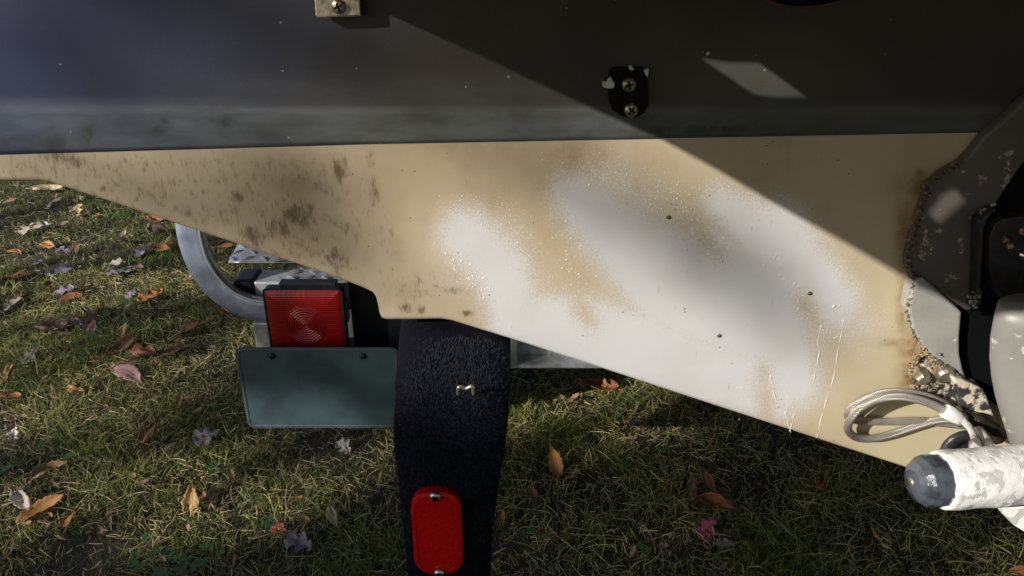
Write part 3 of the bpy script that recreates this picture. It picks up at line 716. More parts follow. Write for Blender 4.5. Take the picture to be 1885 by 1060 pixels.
# reflector: rounded oblong with raised rim, two screws
def rrect(cx, cz, w_, h_, r, n=8, cut=0):
    pts = []
    for sx, sz, a0 in ((1, 1, 0), (-1, 1, 90), (-1, -1, 180), (1, -1, 270)):
        for i in range(n+1):
            a = math.radians(a0+90*i/n); pts.append((cx+sx*(w_/2-r)+r*math.cos(a), cz+sz*(h_/2-r)+r*math.sin(a)))
    return pts
YR = -.1535; rl = P(760, 970, YR).x; rr = P(851, 970, YR).x; rt = P(806, 899, YR).z; rb = P(806, 1050, YR).z
rcx, rcz, rw, rh = (rl+rr)/2, (rt+rb)/2, rr-rl, rt-rb
refl_m, tt, bb = mat('red_reflector'); q = N(tt); co = q.coord()
hx = q.voro(q.mapping(co, (1, .01, 1)), 330)
tt.links.new(q.mix(q.step(hx, .2, .7), (.56, .003, .003), (.40, .003, .004)), bb.inputs['Base Color']); bb.inputs['Roughness'].default_value = .22; bb.inputs['Coat Weight'].default_value = .5
tt.links.new(q.bump(hx, .1, .0003), bb.inputs['Normal'])
mb = MB(); mb.prism(rrect(rcx, rcz, rw, rh, rw*.42), YR-.005, YR+.004); refl = mb.build('reflector', refl_m, bunk, bevel=.0022, seg=3)
mb = MB(); a = rrect(rcx, rcz, rw*.99, rh*.99, rw*.41); b = rrect(rcx, rcz, rw*.86, rh*.92, rw*.36); n = len(a)
mb.add([(x, YR-.0048, z) for x, z in a]+[(x, YR-.0058, z) for x, z in b]+[(x, YR-.0048, z) for x, z in b], [(i, (i+1) % n, (i+1) % n+n, i+n) for i in range(n)]+[(i+n, (i+1) % n+n, (i+1) % n+2*n, i+2*n) for i in range(n)])
mb.build('reflector_rim', refl_m, refl)
for zz in (rt-.004, rb+.003): phillips(refl, (rcx, YR-.0062, zz), .0052, .0034, M['brightscrew'], rot=.7)
# staple
s0 = P(848, 717, -.12)
mb = MB(); zz = ztop+.001
sc_ = P(857, 717, -.13)
mb.tube(smooth_path([(sc_.x-.007, sc_.y+.001, sc_.z-.006), (sc_.x-.006, sc_.y-.001, sc_.z+.0035), (sc_.x, sc_.y, sc_.z+.001), (sc_.x+.006, sc_.y-.001, sc_.z+.004), (sc_.x+.007, sc_.y+.001, sc_.z-.006)], 4), .0017, 8)
mb.build('staple', M['stainless'], bunk, True)
mb = MB(); mb.box((-.065, .5, .55), (.05, .04, .14)); mb.build('bunk_upright', M['bunkboard'], trailer, bevel=.003)

# rear cross tube with black end cap
TY = .39; zt_ = P(480, 519, TY).z; tw = .05
xl = P(468, 530, TY).x
mb = MB(); mb.box((xl+.30, TY+tw/2, zt_-tw/2), (.60, tw, tw)); tube_ = mb.build('cross_tube', M['galv'], trailer, bevel=.003)
mb = MB(); mb.box((xl-.016, TY+tw/2, zt_-tw/2), (.036, tw+.006, tw+.006)); mb.build('end_cap', M['black'], tube_, bevel=.008, seg=4)
mb = MB(); c = P(473, 526, TY); mb.lathe([(.004, .003), (.004, -.0008)], Vector((xl+.016, TY, zt_-.016)), (0, 1, 0), 14); mb.build('tube_hole', M['hole'], tube_)
# chequer plate step on the tube, and fender behind it
def tread_plate(name, x0, x1, y0, y1, z, slope, parent, seed, curve=0.0):
    mb = MB(); NXp = 14; vs = []; fs = []
    def zf(x, y): return z + slope*(x-x0) + curve*((y-y0)/(y1-y0))**2
    pl = [(x0+.010*((2*j/4-1)**2), y0+(y1-y0)*j/4) for j in range(5)]
    for j in range(5):
        for i in range(NXp+1):
            x = pl[j][0]+(x1-pl[j][0])*i/NXp; y = pl[j][1]; vs.append((x, y, zf(x, y)))
    k0 = len(vs); vs += [(a, b, c-.003) for a, b, c in vs]; r_ = NXp+1
    for j in range(4):
        for i in range(NXp): fs += [(j*r_+i, j*r_+i+1, (j+1)*r_+i+1, (j+1)*r_+i), (k0+j*r_+i, k0+(j+1)*r_+i, k0+(j+1)*r_+i+1, k0+j*r_+i+1)]
    for i in range(NXp): fs += [(i, k0+i, k0+i+1, i+1), (4*r_+i, 4*r_+i+1, k0+4*r_+i+1, k0+4*r_+i)]
    for j in range(4): fs += [(j*r_, (j+1)*r_, k0+(j+1)*r_, k0+j*r_), (j*r_+NXp, k0+j*r_+NXp, k0+(j+1)*r_+NXp, (j+1)*r_+NXp)]
    mb.add(vs, fs); pl_o = mb.build(name, M['plate_alu'], parent, True)
    bar = MB(); seg = 10; L = .013
    vv = []; 
    for i in range(seg+1):
        u = -1+2*i/seg; wd = .0034*(1-u*u)**.6+.00005; vv += [(u*L, -wd, 0), (u*L, 0, .004*(1-u*u)+.0002), (u*L, wd, 0)]
    bar.add(vv, [(3*i+a, 3*(i+1)+a, 3*(i+1)+a+1, 3*i+a+1) for i in range(seg) for a in (0, 1)])
    me = None; pitch = .026
    ni = int((x1-x0)/pitch)+1; nj = int((y1-y0)/pitch)+1
    for j in range(nj):
        for i in range(ni):
            x = x0+.014+i*pitch; y = y0+.012+j*pitch
            if x > x1-.008 or y > y1-.006: continue
            if me is None:
                ob = bar.build('tread_bar', M['plate_alu'], pl_o, True); me = ob.data
            else:
                ob = bpy.data.objects.new('tread_bar', me); COL.objects.link(ob); ob.parent = pl_o; ob.matrix_parent_inverse = Matrix.Translation(-Vector(trailer.location))
            ang = math.radians(48 if (i+j) % 2 else -48)
            ob.matrix_parent_inverse = Matrix.Translation(-Vector(trailer.location)) if False else pl_o.matrix_parent_inverse.inverted() @ Matrix.Translation(-Vector(trailer.location)) if False else Matrix.Identity(4)
            ob.location = (x, y, zf(x, y)+.0002)
            ob.rotation_euler = (math.atan(2*curve*((y-y0)/(y1-y0))/(y1-y0)), -math.atan(slope), ang)
    return pl_o
sx0 = P(519, 503, TY).x; sx1 = P(640, 510, TY).x
tread_plate('step_plate', sx0, sx1, TY-.006, TY+.075, zt_+.0045, -.02, trailer, 1, -.010)
fl = P(430, 455, .52); 
tread_plate('fender', fl.x, fl.x+.32, .46, .78, P(430, 482, .46).z, 0, trailer, 2, .05)
# tail light
LY = .335
lx0, lx1 = P(487, 540, LY).x, P(629, 540, LY).x; lz1 = P(560, 531, LY).z; lw = lx1-lx0; lz0 = lz1-lw*1.06
light = MB(); light.box(((lx0+lx1)/2+.004, LY+.014, (lz0+lz1)/2-.002), (lw*.80, .020, (lz1-lz0)*.86)); lt = light.build('tail_light', M['black'], trailer, bevel=.006)
lt['label'] = 'square red tail light in a black housing'
mb = MB(); a = rrect((lx0+lx1)/2, (lz0+lz1)/2, lw+.004, lz1-lz0+.004, .009); b = rrect((lx0+lx1)/2, (lz0+lz1)/2, lw-.002, lz1-lz0-.002, .007); n = len(a)
mb.add([(x, LY-.004, z) for x, z in a]+[(x, LY-.004, z) for x, z in b]+[(x, LY+.010, z) for x, z in a]+[(x, LY+.010, z) for x, z in b],
       [(i, (i+1) % n, (i+1) % n+n, i+n) for i in range(n)]+[(i, i+2*n, (i+1) % n+2*n, (i+1) % n) for i in range(n)]+[(i+n, (i+1) % n+n, (i+1) % n+3*n, i+3*n) for i in range(n)])
mb.build('light_frame', M['black'], lt)
NL = 150; u = np.linspace(-1, 1, NL); U, V = np.meshgrid(u, u); hw = lw/2-.0012; hh = (lz1-lz0)/2-.0012
Rr = np.hypot(U, V-.05); Yd = LY - .003 - .004*(1-np.maximum(np.abs(U), np.abs(V))**8)
ring = np.where(Rr < .52, (np.abs(((Rr/.065) % 1.0)-.5)*2)*.0014, 0)
strip = np.where(Rr >= .52, (np.abs(((U/.045) % 1.0)-.5)*2)*.0005*(U < .1)+(np.abs(((V/.06) % 1.0)-.5)*2)*.0004, 0)
lens = grid_mesh('lens', (lx0+lx1)/2+U*hw, (lz0+lz1)/2+V*hh, Yd-ring-strip, M['lens'], None, {})
adopt(lens, lt)
mb = MB(); mb.box(((lx0+lx1)/2+.006, LY+.014, lz1+.0035), (lw*.74, .018, .005)); mb.build('light_bracket', M['black'], trailer, bevel=.001)
# light bar carrying lamp and plate
BY = .37; bz1 = P(500, 594, BY).z; bxl = P(466, 610, BY).x
mb = MB(); mb.box((bxl+.06, BY+.015, bz1-.035), (.12, .03, .07)); lb = mb.build('light_bar', M['galv'], trailer, bevel=.003)
mb = MB(); mb.box((bxl+.10, TY+.012, (zt_+bz1)/2-.03), (.04, .012, .10)); mb.build('light_bar_hanger', M['galv'], lb)
f0 = P(636, 480, TY-.02).x; f1 = P(770, 480, TY-.02).x; mb = MB(); mb.box(((f0+f1)/2, TY-.012, .56), (f1-f0, .012, .26)); mb.build('frame_gusset', M['black'], trailer, bevel=.002)
# number plate, its face unreadable in the photograph
PY = .30
c00 = P(432, 646, PY); c10 = P(733, 634, PY); pzb = P(580, 788, PY).z; px0, px1 = c00.x, c10.x; pz1 = (c00.z+c10.z)/2
mb = MB(); mb.prism(rrect((px0+px1)/2, (pz1+pzb)/2, px1-px0, pz1-pzb, .012), PY, PY+.002); npl = mb.build('number_plate', M['plate'], trailer, bevel=.0006); npl['label'] = 'blank blue grey number plate below the tail light'
mb = MB(); a = rrect((px0+px1)/2, (pz1+pzb)/2, px1-px0-.004, pz1-pzb-.004, .011); b = rrect((px0+px1)/2, (pz1+pzb)/2, px1-px0-.012, pz1-pzb-.012, .008); n = len(a)
c_ = [((x1_+x2_)/2, (z1_+z2_)/2) for (x1_, z1_), (x2_, z2_) in zip(a, b)]
mb.add([(x, PY, z) for x, z in a]+[(x, PY-.0016, z) for x, z in c_]+[(x, PY, z) for x, z in b], [(i+o_*n, (i+1) % n+o_*n, (i+1) % n+(o_+1)*n, i+(o_+1)*n) for i in range(n) for o_ in (0, 1)])
mb.build('plate_border', M['plate'], npl, True)
for xx in (px0+.055, px1-.055):
    mb = MB(); mb.lathe([(.005, .001), (.005, -.002), (.0035, -.0034), (.001, -.0036)], (xx, PY, pz1-.014), (0, 1, 0), 12); mb.build('plate_bolt', M['darkdrive'], npl, True)
mb = MB(); mb.box(((px0+px1)/2, PY+.036, pz1-.03), (.10, .066, .022)); mb.build('plate_bracket', M['black'], npl, bevel=.002)
# bent guide hoop: wide flat tube with a lip along its inner edge
hp = smooth_path([P(a, b, .375) for a, b in ((352,300),(350,360),(349,405),(355,445),(369,484),(393,520),(425,548),(465,565),(505,570),(570,571),(640,570))], 6)
mb = MB(); seg = 20; vs = []; fs = []
for i, p in enumerate(hp):
    tg = (hp[min(i+1, len(hp)-1)]-hp[max(i-1, 0)]).normalized(); nx_ = Vector((0, -1, 0)); inw = tg.cross(nx_).normalized()
    inw = -inw if inw.x < 0 and i < 12 else inw
    inw = Vector((tg.z, 0, -tg.x)); inw = inw if inw.x*1+inw.z*1 > 0 else -inw
    prof_ = []
    for k in range(seg):
        t = 2*math.pi*k/seg; s_ = math.cos(t); d_ = math.sin(t)
        prof_.append((math.copysign(abs(s_)**.7, s_)*.0205, math.copysign(abs(d_)**.7, d_)*.0125*(1-.25*math.exp(-((s_-.15)/.16)**2)) + (.004 if s_ > .93 else 0)))
    for a, b in prof_: vs.append(p + inw*a + nx_*b)
for i in range(len(hp)-1): fs += [(i*seg+k, i*seg+(k+1) % seg, (i+1)*seg+(k+1) % seg, (i+1)*seg+k) for k in range(seg)]
fs += [tuple(range(seg)), tuple((len(hp)-1)*seg+k for k in range(seg))]
mb.add(vs, fs); gh_ = mb.build('guide_hoop', M['hoop'], trailer, True); gh_['label'] = 'bent grey aluminium guide hoop left of the tail light'
mb = MB(); mb.tube([p + Vector((0, -.011, 0)) + (Vector((-(hp[min(i+1, len(hp)-1)]-hp[max(i-1, 0)]).normalized().z, 0, (hp[min(i+1, len(hp)-1)]-hp[max(i-1, 0)]).normalized().x)))*.0185 for i, p in enumerate(hp)], .0026, 8); mb.build('hoop_lip', M['plate_alu'], gh_, True)
# I beam under the hull, right of the bunk
IY = .45; iz1 = P(950, 622, IY).z; iz0 = P(1010, 668, IY).z; ix0 = P(940, 650, IY).x
mb = MB(); mb.box((ix0+.5, IY+.02, (iz0+iz1)/2+.02), (1.0, .006, iz1-iz0+.03)); ib = mb.build('i_beam', M['galv'], trailer)
mb = MB(); mb.box((ix0+.5, IY+.012, iz0+.004), (1.0, .06, .007)); mb.box((ix0+.5, IY+.012, iz1+.038), (1.0, .06, .007)); mb.build('beam_flange', M['galv'], ib)
mb = MB(); mb.box((ix0+.006, IY+.003, (iz0+iz1)/2+.019), (.012, .05, iz1-iz0+.026)); mb.build('beam_end_plate', M['alu'], ib, bevel=.002)
# side rails, axle, wheels
for sx in (-1, 1):
    mb = MB(); mb.box((XC+sx*.56, 1.42, .425), (.05, 1.8, .055)); mb.build('side_rail', M['galv'], trailer, bevel=.003)
mb = MB(); mb.tube([(XC-.85, .95, .31), (XC+.85, .95, .31)], .025, 12); mb.build('axle', M['galv'], trailer, True)
for sx in (-1, 1):
    xw = XC+sx*.88; mb = MB(); hwid = .10
    prof_ = [(.20, -hwid*.8), (.26, -hwid), (.295, -hwid*.9), (.31, -hwid*.6), (.312, 0), (.31, hwid*.6), (.295, hwid*.9), (.26, hwid), (.20, hwid*.8)]
    mb.lathe(prof_, (xw, .95, .308), (1, 0, 0), 40); wh = mb.build('wheel', M['rubber'], trailer, True)
    mb = MB(); mb.lathe([(.198, -.085), (.17, -.06), (.06, -.05), (.05, -.09), (.01, -.09)], (xw, .95, .308), (1, 0, 0), 30); mb.build('rim', M['galv'], wh, True)

# ================================================================== lawn
def scatter_grass(name, x0, x1, y0, y1, n, lmin, lmax, wmin, wmax, dead=.35, flat=.0):
    xy = np.stack([rng.uniform(x0, x1, n), rng.uniform(y0, y1, n)], 1)
    # clumps: patchy density from smooth value noise
    def vn(s, ph): return np.sin(xy[:, 0]*s+ph)*np.sin(xy[:, 1]*s*1.13+ph*1.7)+.6*np.sin(xy[:, 0]*s*2.3+ph*3)*np.sin(xy[:, 1]*s*2.1-ph)
    d = vn(7.3, 1.1)+.7*vn(17, 2.2); keep = rng.random(n) < np.clip(.62+.25*d, .12, 1); xy = xy[keep]; d = d[keep]; n = len(xy)
    h = vn(3.1, .4)
    pos = np.zeros((n, 3)); pos[:, :2] = xy
    pos[:, 2] = .012*np.sin(1.9*xy[:, 0]+.6)*np.sin(2.3*xy[:, 1]+1)+.006*np.sin(6.1*xy[:, 0]+2*xy[:, 1]) - .003
    tint = np.clip(.30 - .06*d + rng.normal(0, .11, n), 0, .56)
    dd = rng.random(n) < np.clip(dead-.12*d, .05, .9); tint[dd] = np.clip(rng.normal(.76, .12, dd.sum()), .56, 1)
    nrm = rng.normal(0, .42, (n, 3)); nrm[:, 2] = 1; 
    lie = dd & (rng.random(n) < .7); nrm[lie, 2] = .25; nrm[lie, :2] *= 2.0
    if flat: nrm[:, 2] *= (1-flat)
    nrm /= np.linalg.norm(nrm, axis=1, keepdims=True)
    ln = rng.uniform(lmin, lmax, n)*np.clip(1+.22*d, .55, 1.5)
    ang = rng.uniform(0, 6.283, n); lean = np.stack([np.cos(ang), np.sin(ang), -.35*np.ones(n)], 1)*(ln*rng.uniform(.1, .75, n))[:, None]
    pos[lie, 2] += rng.uniform(.004, .02, lie.sum())
    o = blades(name, pos, nrm, ln, rng.uniform(wmin, wmax, n), lean, tint, M['grass'], seg=3 if lmax < .09 and y1 < 1.8 else 2)
    tag(o, kind='stuff'); return o
a = scatter_grass('grass', -1.5, 1.4, .05, 1.65, 190000, .016, .048, .0012, .0027, .40)
tag(a, 'short patchy autumn grass mixed with dry blades', 'grass')
a = scatter_grass('grass', -3.6, 1.6, 1.65, 4.6, 130000, .018, .05, .0019, .0036, .30); tag(a, 'short grass beyond the trailer', 'grass')
a = scatter_grass('grass', -4.2, -1.5, -1.2, 1.65, 60000, .02, .055, .0022, .004, .38); tag(a, 'grass left of the trailer', 'grass')
a = scatter_grass('grass', 1.4, 4.0, -1.2, 3.5, 60000, .02, .055, .003, .005, .38); tag(a, 'grass right of the boat centre', 'grass')
a = scatter_grass('grass', -9, 5, 4.6, 11, 60000, .03, .07, .004, .009); tag(a, 'far lawn grass past the boat', 'grass')
a = scatter_grass('grass', -2.6, 2.4, -2.2, .05, 36000, .025, .06, .002, .004); tag(a, 'grass behind the boat stern', 'grass')

# fallen leaves: (px, py, size px, rotation deg, kind, colour, curl, tilt, label)
TAN=(.36,.22,.10); BRN=(.22,.115,.055); ORG=(.40,.19,.06); RST=(.24,.085,.035); VIO=(.30,.25,.34); PNK=(.36,.22,.20); DRK=(.085,.045,.032); WHT=(.58,.52,.44); GLD=(.55,.33,.11); RED=(.35,.06,.04); MAG=(.45,.10,.17); PAL=(.48,.38,.24); GRY=(.30,.26,.24)
LEAVES = [
 (37,508,44,8,'o',ORG,.3,8,'orange brown leaf by the left edge below the chine'),
 (69,483,17,20,'m',VIO,.2,10,'small violet leaf alone near the left edge'),
 (113,501,36,10,'m',VIO,.2,6,'large violet leaf in the cluster left of the hoop'),
 (117,463,24,-10,'m',VIO,.3,10,'violet leaf beside a folded tan leaf on far grass'),
 (141,464,24,-50,'o',TAN,.5,25,'folded tan leaf beside a violet leaf'),
 (124,487,15,0,'m',VIO,.2,5,'tiny violet leaf between two larger violet leaves'),
 (255,472,27,15,'m',VIO,.2,15,'violet leaf next to a wide orange leaf'),
 (295,462,46,-4,'o',ORG,.35,12,'wide orange brown leaf left of the hoop top'),
 (211,492,27,5,'m',WHT,.3,18,'pale sunlit leaf resting on a violet leaf'),
 (219,506,36,4,'m',VIO,.15,5,'broad violet leaf under a pale sunlit leaf'),
 (252,496,26,0,'o',PNK,.3,8,'pinkish leaf right of the broad violet leaf'),
 (94,531,27,-25,'o',RST,.5,15,'curled rust leaf above a violet and rust pair'),
 (121,540,28,10,'m',VIO,.3,18,'violet leaf propped against a rust leaf'),
 (134,552,34,15,'o',RST,.4,10,'rust leaf with a violet leaf propped on it'),
 (241,549,20,45,'m',VIO,.2,20,'small tilted violet leaf beside a green clover patch'),
 (279,552,40,18,'m',ORG,.4,14,'orange brown leaf with ragged edge near the hoop'),
 (224,529,20,0,'o',VIO,.5,8,'thin violet leaf edge below the broad violet leaf'),
 (24,563,28,25,'m',WHT,.5,30,'crumpled white leaf at the left edge'),
 (166,580,36,-15,'o',DRK,.6,25,'dark brown curled leaf behind a pink brown leaf'),
 (143,597,30,-20,'o',PNK,.4,12,'pinkish leaf left of the dark curled leaf'),
 (168,606,44,-60,'o',PNK,.4,25,'pointed pink brown leaf leaning on a dark leaf'),
 (94,610,50,4,'o',DRK,.5,20,'long dark brown leaf in shade at left'),
 (228,616,28,65,'o',TAN,.8,35,'narrow rolled tan leaf standing in the grass'),
 (226,646,56,28,'o',BRN,.6,22,'long brown curled leaf above the big pink brown leaf'),
 (261,653,46,5,'m',RST,.5,18,'crumpled rust leaf right of the long curled leaf'),
 (55,662,30,40,'m',GRY,.25,35,'grey violet maple leaf tilted up near left edge'),
 (17,692,36,88,'o',TAN,.8,30,'upright tan brown leaf strip at the left edge'),
 (243,692,56,-14,'o',PNK,.25,20,'big oval pink brown leaf left of the number plate'),
 (218,676,22,30,'o',BRN,.5,20,'small brown leaf touching the big oval leaf'),
 (140,717,28,-5,'o',ORG,.3,10,'small orange tan leaf among dry grass'),
 (347,610,44,25,'o',BRN,.75,20,'curled brown leaf below the hoop bend'),
 (332,643,34,15,'o',BRN,.5,10,'brown leaf below the curled leaf under the hoop'),
 (287,429,46,-8,'o',DRK,.5,16,'dark brown leaf just below the hull edge'),
 (230,432,15,70,'o',WHT,.5,30,'tiny upright pale leaf left of a dark leaf'),
 (230,447,26,0,'o',DRK,.4,10,'small dark leaf below the tiny pale one'),
 (287,406,32,-5,'o',RST,.4,12,'rust orange leaf peeking out under the hull edge'),
 (102,370,26,35,'o',WHT,.7,20,'curved white sunlit leaf far back at left'),
 (28,460,26,-4,'o',ORG,.4,8,'pale orange leaf on sunlit far grass at left edge'),
 (89,450,30,-5,'o',ORG,.3,8,'orange leaf in the sunlit far grass'),
 (49,422,26,40,'m',WHT,.5,30,'crumpled white leaf in the far sunlit patch'),
 (76,414,22,10,'m',WHT,.4,22,'white leaf right of the crumpled white leaf'),
 (146,361,18,-20,'o',WHT,.3,18,'small white leaf tucked under the chine'),
 (141,388,26,-50,'m',PAL,.5,30,'folded pale tan leaf under the chine slope'),
 (167,388,28,25,'o',DRK,.5,20,'dark leaf right of the folded pale leaf'),
 (90,344,44,2,'o',PAL,.4,8,'long tan leaf right below the chine corner'),
 (20,366,22,30,'o',PAL,.4,12,'pale tan leaf at far left under the chine'),
 (349,515,20,-30,'m',PNK,.3,12,'pinkish leaf beside the left side of the hoop'),
 (319,450,24,5,'o',ORG,.3,8,'orange leaf touching the top of the hoop'),
 (119,408,14,20,'o',PAL,.4,14,'tiny yellowish leaf far back at left'),
 (36,547,32,10,'o',BRN,.4,8,'brown leaf above the crumpled white leaf at left edge'),
 (410,455,34,3,'o',ORG,.4,10,'orange leaf seen inside the hoop'),
 (15,728,38,2,'o',ORG,.3,12,'striped orange brown leaf cut by the left edge'),
 (279,795,54,58,'o',BRN,.85,25,'narrow rolled brown leaf lying diagonally on the grass'),
 (377,800,42,8,'m',VIO,.2,30,'pale violet leaf left of the number plate corner'),
 (92,858,48,22,'o',TAN,.85,12,'narrow rolled tan leaf in the lower left grass'),
 (43,921,52,-22,'o',WHT,.7,18,'pale folded leaf at the lower left edge'),
 (80,933,68,32,'o',ORG,.7,15,'long curled orange brown leaf beside the pale folded leaf'),
 (126,948,32,65,'o',ORG,.6,25,'small orange leaf right of the long curled one'),
 (353,917,52,-78,'o',GLD,.45,48,'golden oval leaf standing up in sunlight'),
 (369,903,34,-30,'o',BRN,.4,12,'brown leaf behind the golden oval leaf'),
 (23,798,22,-60,'m',WHT,.4,30,'small white leaf piece at left edge of lower grass'),
 (330,740,30,88,'o',TAN,.8,40,'narrow tan leaf upright left of the plate'),
 (632,815,30,-25,'m',GRY,.4,32,'grey brown leaf below the number plate'),
 (613,948,40,-52,'o',PAL,.6,38,'pale tan triangular leaf left of the reflector'),
 (550,990,48,-10,'m',VIO,.5,35,'grey violet folded leaf near the bottom edge'),
 (513,963,26,-15,'m',RED,.3,35,'small red orange leaf above the folded violet leaf'),
 (425,868,26,-50,'o',TAN,.7,25,'small narrow tan leaf left of the bunk'),
 (385,924,22,-40,'o',BRN,.5,15,'small brown leaf bit right of the golden leaf'),
 (1022,860,58,-72,'o',ORG,.75,55,'upright orange brown rolled leaf right of the bunk'),
 (1098,709,72,-8,'o',RST,.5,16,'large dark red leaf in shade below the beam'),
 (1273,904,42,66,'o',BRN,.8,40,'narrow upright brown leaf beside the rust leaves'),
 (1304,897,44,-55,'o',RST,.6,40,'crumpled rust leaf standing above the long rust leaf'),
 (1325,933,68,-14,'o',RST,.6,22,'long glossy rust leaf in the shaded grass'),
 (1299,981,42,40,'m',MAG,.4,35,'pointed magenta maple leaf in the shaded grass'),
 (1333,1008,30,5,'m',GRY,.4,28,'pale grey leaf below the magenta leaf'),
 (1346,988,42,5,'o',DRK,.4,10,'dark brown leaf above the pale grey leaf'),
 (1375,1002,18,5,'o',ORG,.3,8,'tiny orange leaf right of the pale grey leaf'),
 (1498,848,26,5,'m',BRN,.3,15,'dim brown leaf in deep shade under the keel'),
 (1507,893,22,-40,'m',RED,.3,22,'small red leaf in deep shade under the ram cap'),
 (1880,1052,34,10,'o',ORG,.3,12,'orange leaf cut by the lower right corner'),
]
def leaf_mesh(kind, curl, seed):
    r = random.Random(seed); vs = []; fs = []; vein = []
    nu, nv = 16, 9
    def half(u):
        if kind == 'o': return .30*(math.sin(math.pi*min(1, u**.85))**.8)*(1-.25*u)+.002
        lob = abs(math.sin(u*math.pi*2.6+.3)); return (.10+.40*lob**.8)*math.sin(math.pi*(.06+.94*u))**.55*(1-.25*u)+.002
    bend = r.uniform(-.5, .5); asym = r.uniform(.75, 1.2); tw = r.uniform(-.5, .5)
    w1, w2, p1, p2 = r.uniform(.02, .06), r.uniform(.01, .04), r.uniform(0, 6), r.uniform(0, 6)
    for i in range(nu+1):
        u = i/nu; h = half(u)*r.uniform(.80, 1.10)
        for j in range(nv):
            s = -1+2*j/(nv-1); x = u-.5+ (.06*abs(s) if kind == 'm' else -.05*abs(s)); y = s*h
            phi = s*curl*1.6; rad = h/(curl*1.6+1e-3)
            yy_ = rad*math.sin(phi); zz_ = rad*(1-math.cos(phi))
            z = zz_ + .22*curl*(u-.5)**2 + w1*math.sin(u*7+p1+s*1.5) + w2*math.sin(s*5+p2+u*4)
            if s > 0: yy_ *= asym
            z += tw*yy_*(u-.5); yy_ += bend*(u-.5)**2 + .012*math.sin(u*31+p1)*abs(s)
            vs.append((x, yy_, z)); vein.append(max(0, 1-abs(s)*5, .7*(1-min(1, abs(((u*9+abs(s)*2.2) % 1)-.5)*7))))
    for i in range(nu):
        for j in range(nv-1): k = i*nv+j; fs.append((k, k+1, k+nv+1, k+nv))
    b0 = len(vs); st = .014                                   # stalk
    for q_, (xx, zz) in enumerate(((-.5, .012), (-.62, .02), (-.74, .05))):
        vs += [(xx, -st*.5, zz), (xx, st*.5, zz), (xx, 0, zz+st)]; vein += [1, 1, 1]
    for q_ in range(2):
        for a, b in ((0, 1), (1, 2), (2, 0)): fs.append((b0+3*q_+a, b0+3*q_+b, b0+3*q_+3+b, b0+3*q_+3+a))
    me = bpy.data.meshes.new('fallen_leaf'); me.from_pydata(vs, [], fs); me.update()
    a = me.attributes.new('vein', 'FLOAT', 'POINT'); a.data.foreach_set('value', vein)
    return me
for i, (a, b, s, rot, kind, colr, curl, tilt, lab) in enumerate(LEAVES):
    c = G(a, b, .022); dep = (c-CAM).length; size = s*dep/F*1.06
    o = link('fallen_leaf', leaf_mesh(kind, curl, 100+i), M['leaf'], None, True)
    md = o.modifiers.new('thick', 'SOLIDIFY'); md.thickness = .006
    # rotation on the ground that shows the wanted slant from behind the boat
    sl_ = math.radians(rot); gx, gy = math.cos(sl_), math.sin(sl_)/max(.35, abs(ray(a, b).normalized().z))
    yaw = math.atan2(gy, gx) + (math.pi if random.random() < .4 else 0)
    o.scale = (size,)*3; o.location = (c.x, c.y, .014+ground_z(c.x, c.y)+.25*size*math.sin(math.radians(tilt)))
    tl = math.radians(tilt)
    o.rotation_euler = (Matrix.Rotation(tl, 3, 'X') @ Matrix.Rotation(yaw, 3, 'Z') @ Matrix.Rotation(random.uniform(-.25, .25), 3, 'X')).to_euler()
    k = random.uniform(.85, 1.15); o.color = (*[min(1, x*k) for x in colr], 1)
    tag(o, lab, 'leaf', 'fallen leaves on the lawn')
# small leaf crumbs nobody could count
mb = MB()
for _ in range(1400):
    x = random.uniform(-2.6, 1.3); y = random.uniform(.25, 3.4); s = random.uniform(.006, .018); R = Matrix.Rotation(random.uniform(0, 6.28), 3, 'Z') @ Matrix.Rotation(random.gauss(0, .5), 3, 'X') @ Matrix.Rotation(random.gauss(0, .5), 3, 'Y')
    c = Vector((x, y, .014+random.random()*.02)); vs = [c + R @ Vector(v)*s for v in ((-1, 0, .1), (-.3, .4, 0), (.5, .3, .1), (1, 0, .2), (.4, -.35, .05), (-.4, -.4, .1), (0, 0, -.1))]
    mb.add(vs, [(i, (i+1) % 6, 6) for i in range(6)])
lit = simple('leaf_litter', (.24, .14, .07), .7, 0, .5, 6, base2=(.10, .055, .035)); o = mb.build('leaf_litter', lit); tag(o, 'brown crumbs of dry leaf in the grass', 'leaf litter', kind='stuff')
# clover patches
mb = MB()
def clover(x, y, s):
    h = random.uniform(.02, .045)
    for k in range(3):
        a = k*2.094+random.random(); c = Vector((x, y, h)); d = Vector((math.cos(a), math.sin(a), .1)); e = Vector((-math.sin(a), math.cos(a), 0))
        vs = [c, c+d*s*.5+e*s*.45, c+d*s+e*s*.35, c+d*s*.9, c+d*s-e*s*.35, c+d*s*.5-e*s*.45]; mb.add(vs, [(0, 1, 2, 3), (0, 3, 4, 5)])
for a, b, n, sp_ in ((200,600,26,.05),(320,1045,30,.035),(1145,755,3,.02),(496,978,3,.012),(190,640,14,.05),(250,560,10,.04),(1180,880,6,.08),(1075,1000,8,.07),(60,820,10,.06),(420,840,8,.06)):
    c = G(a, b, .02)
    for _ in range(n): clover(c.x+random.gauss(0, sp_), c.y+random.gauss(0, sp_), random.uniform(.008, .014))
o = mb.build('clover', M['clover']); tag(o, 'green clover leaves scattered through the grass', 'clover', kind='stuff')

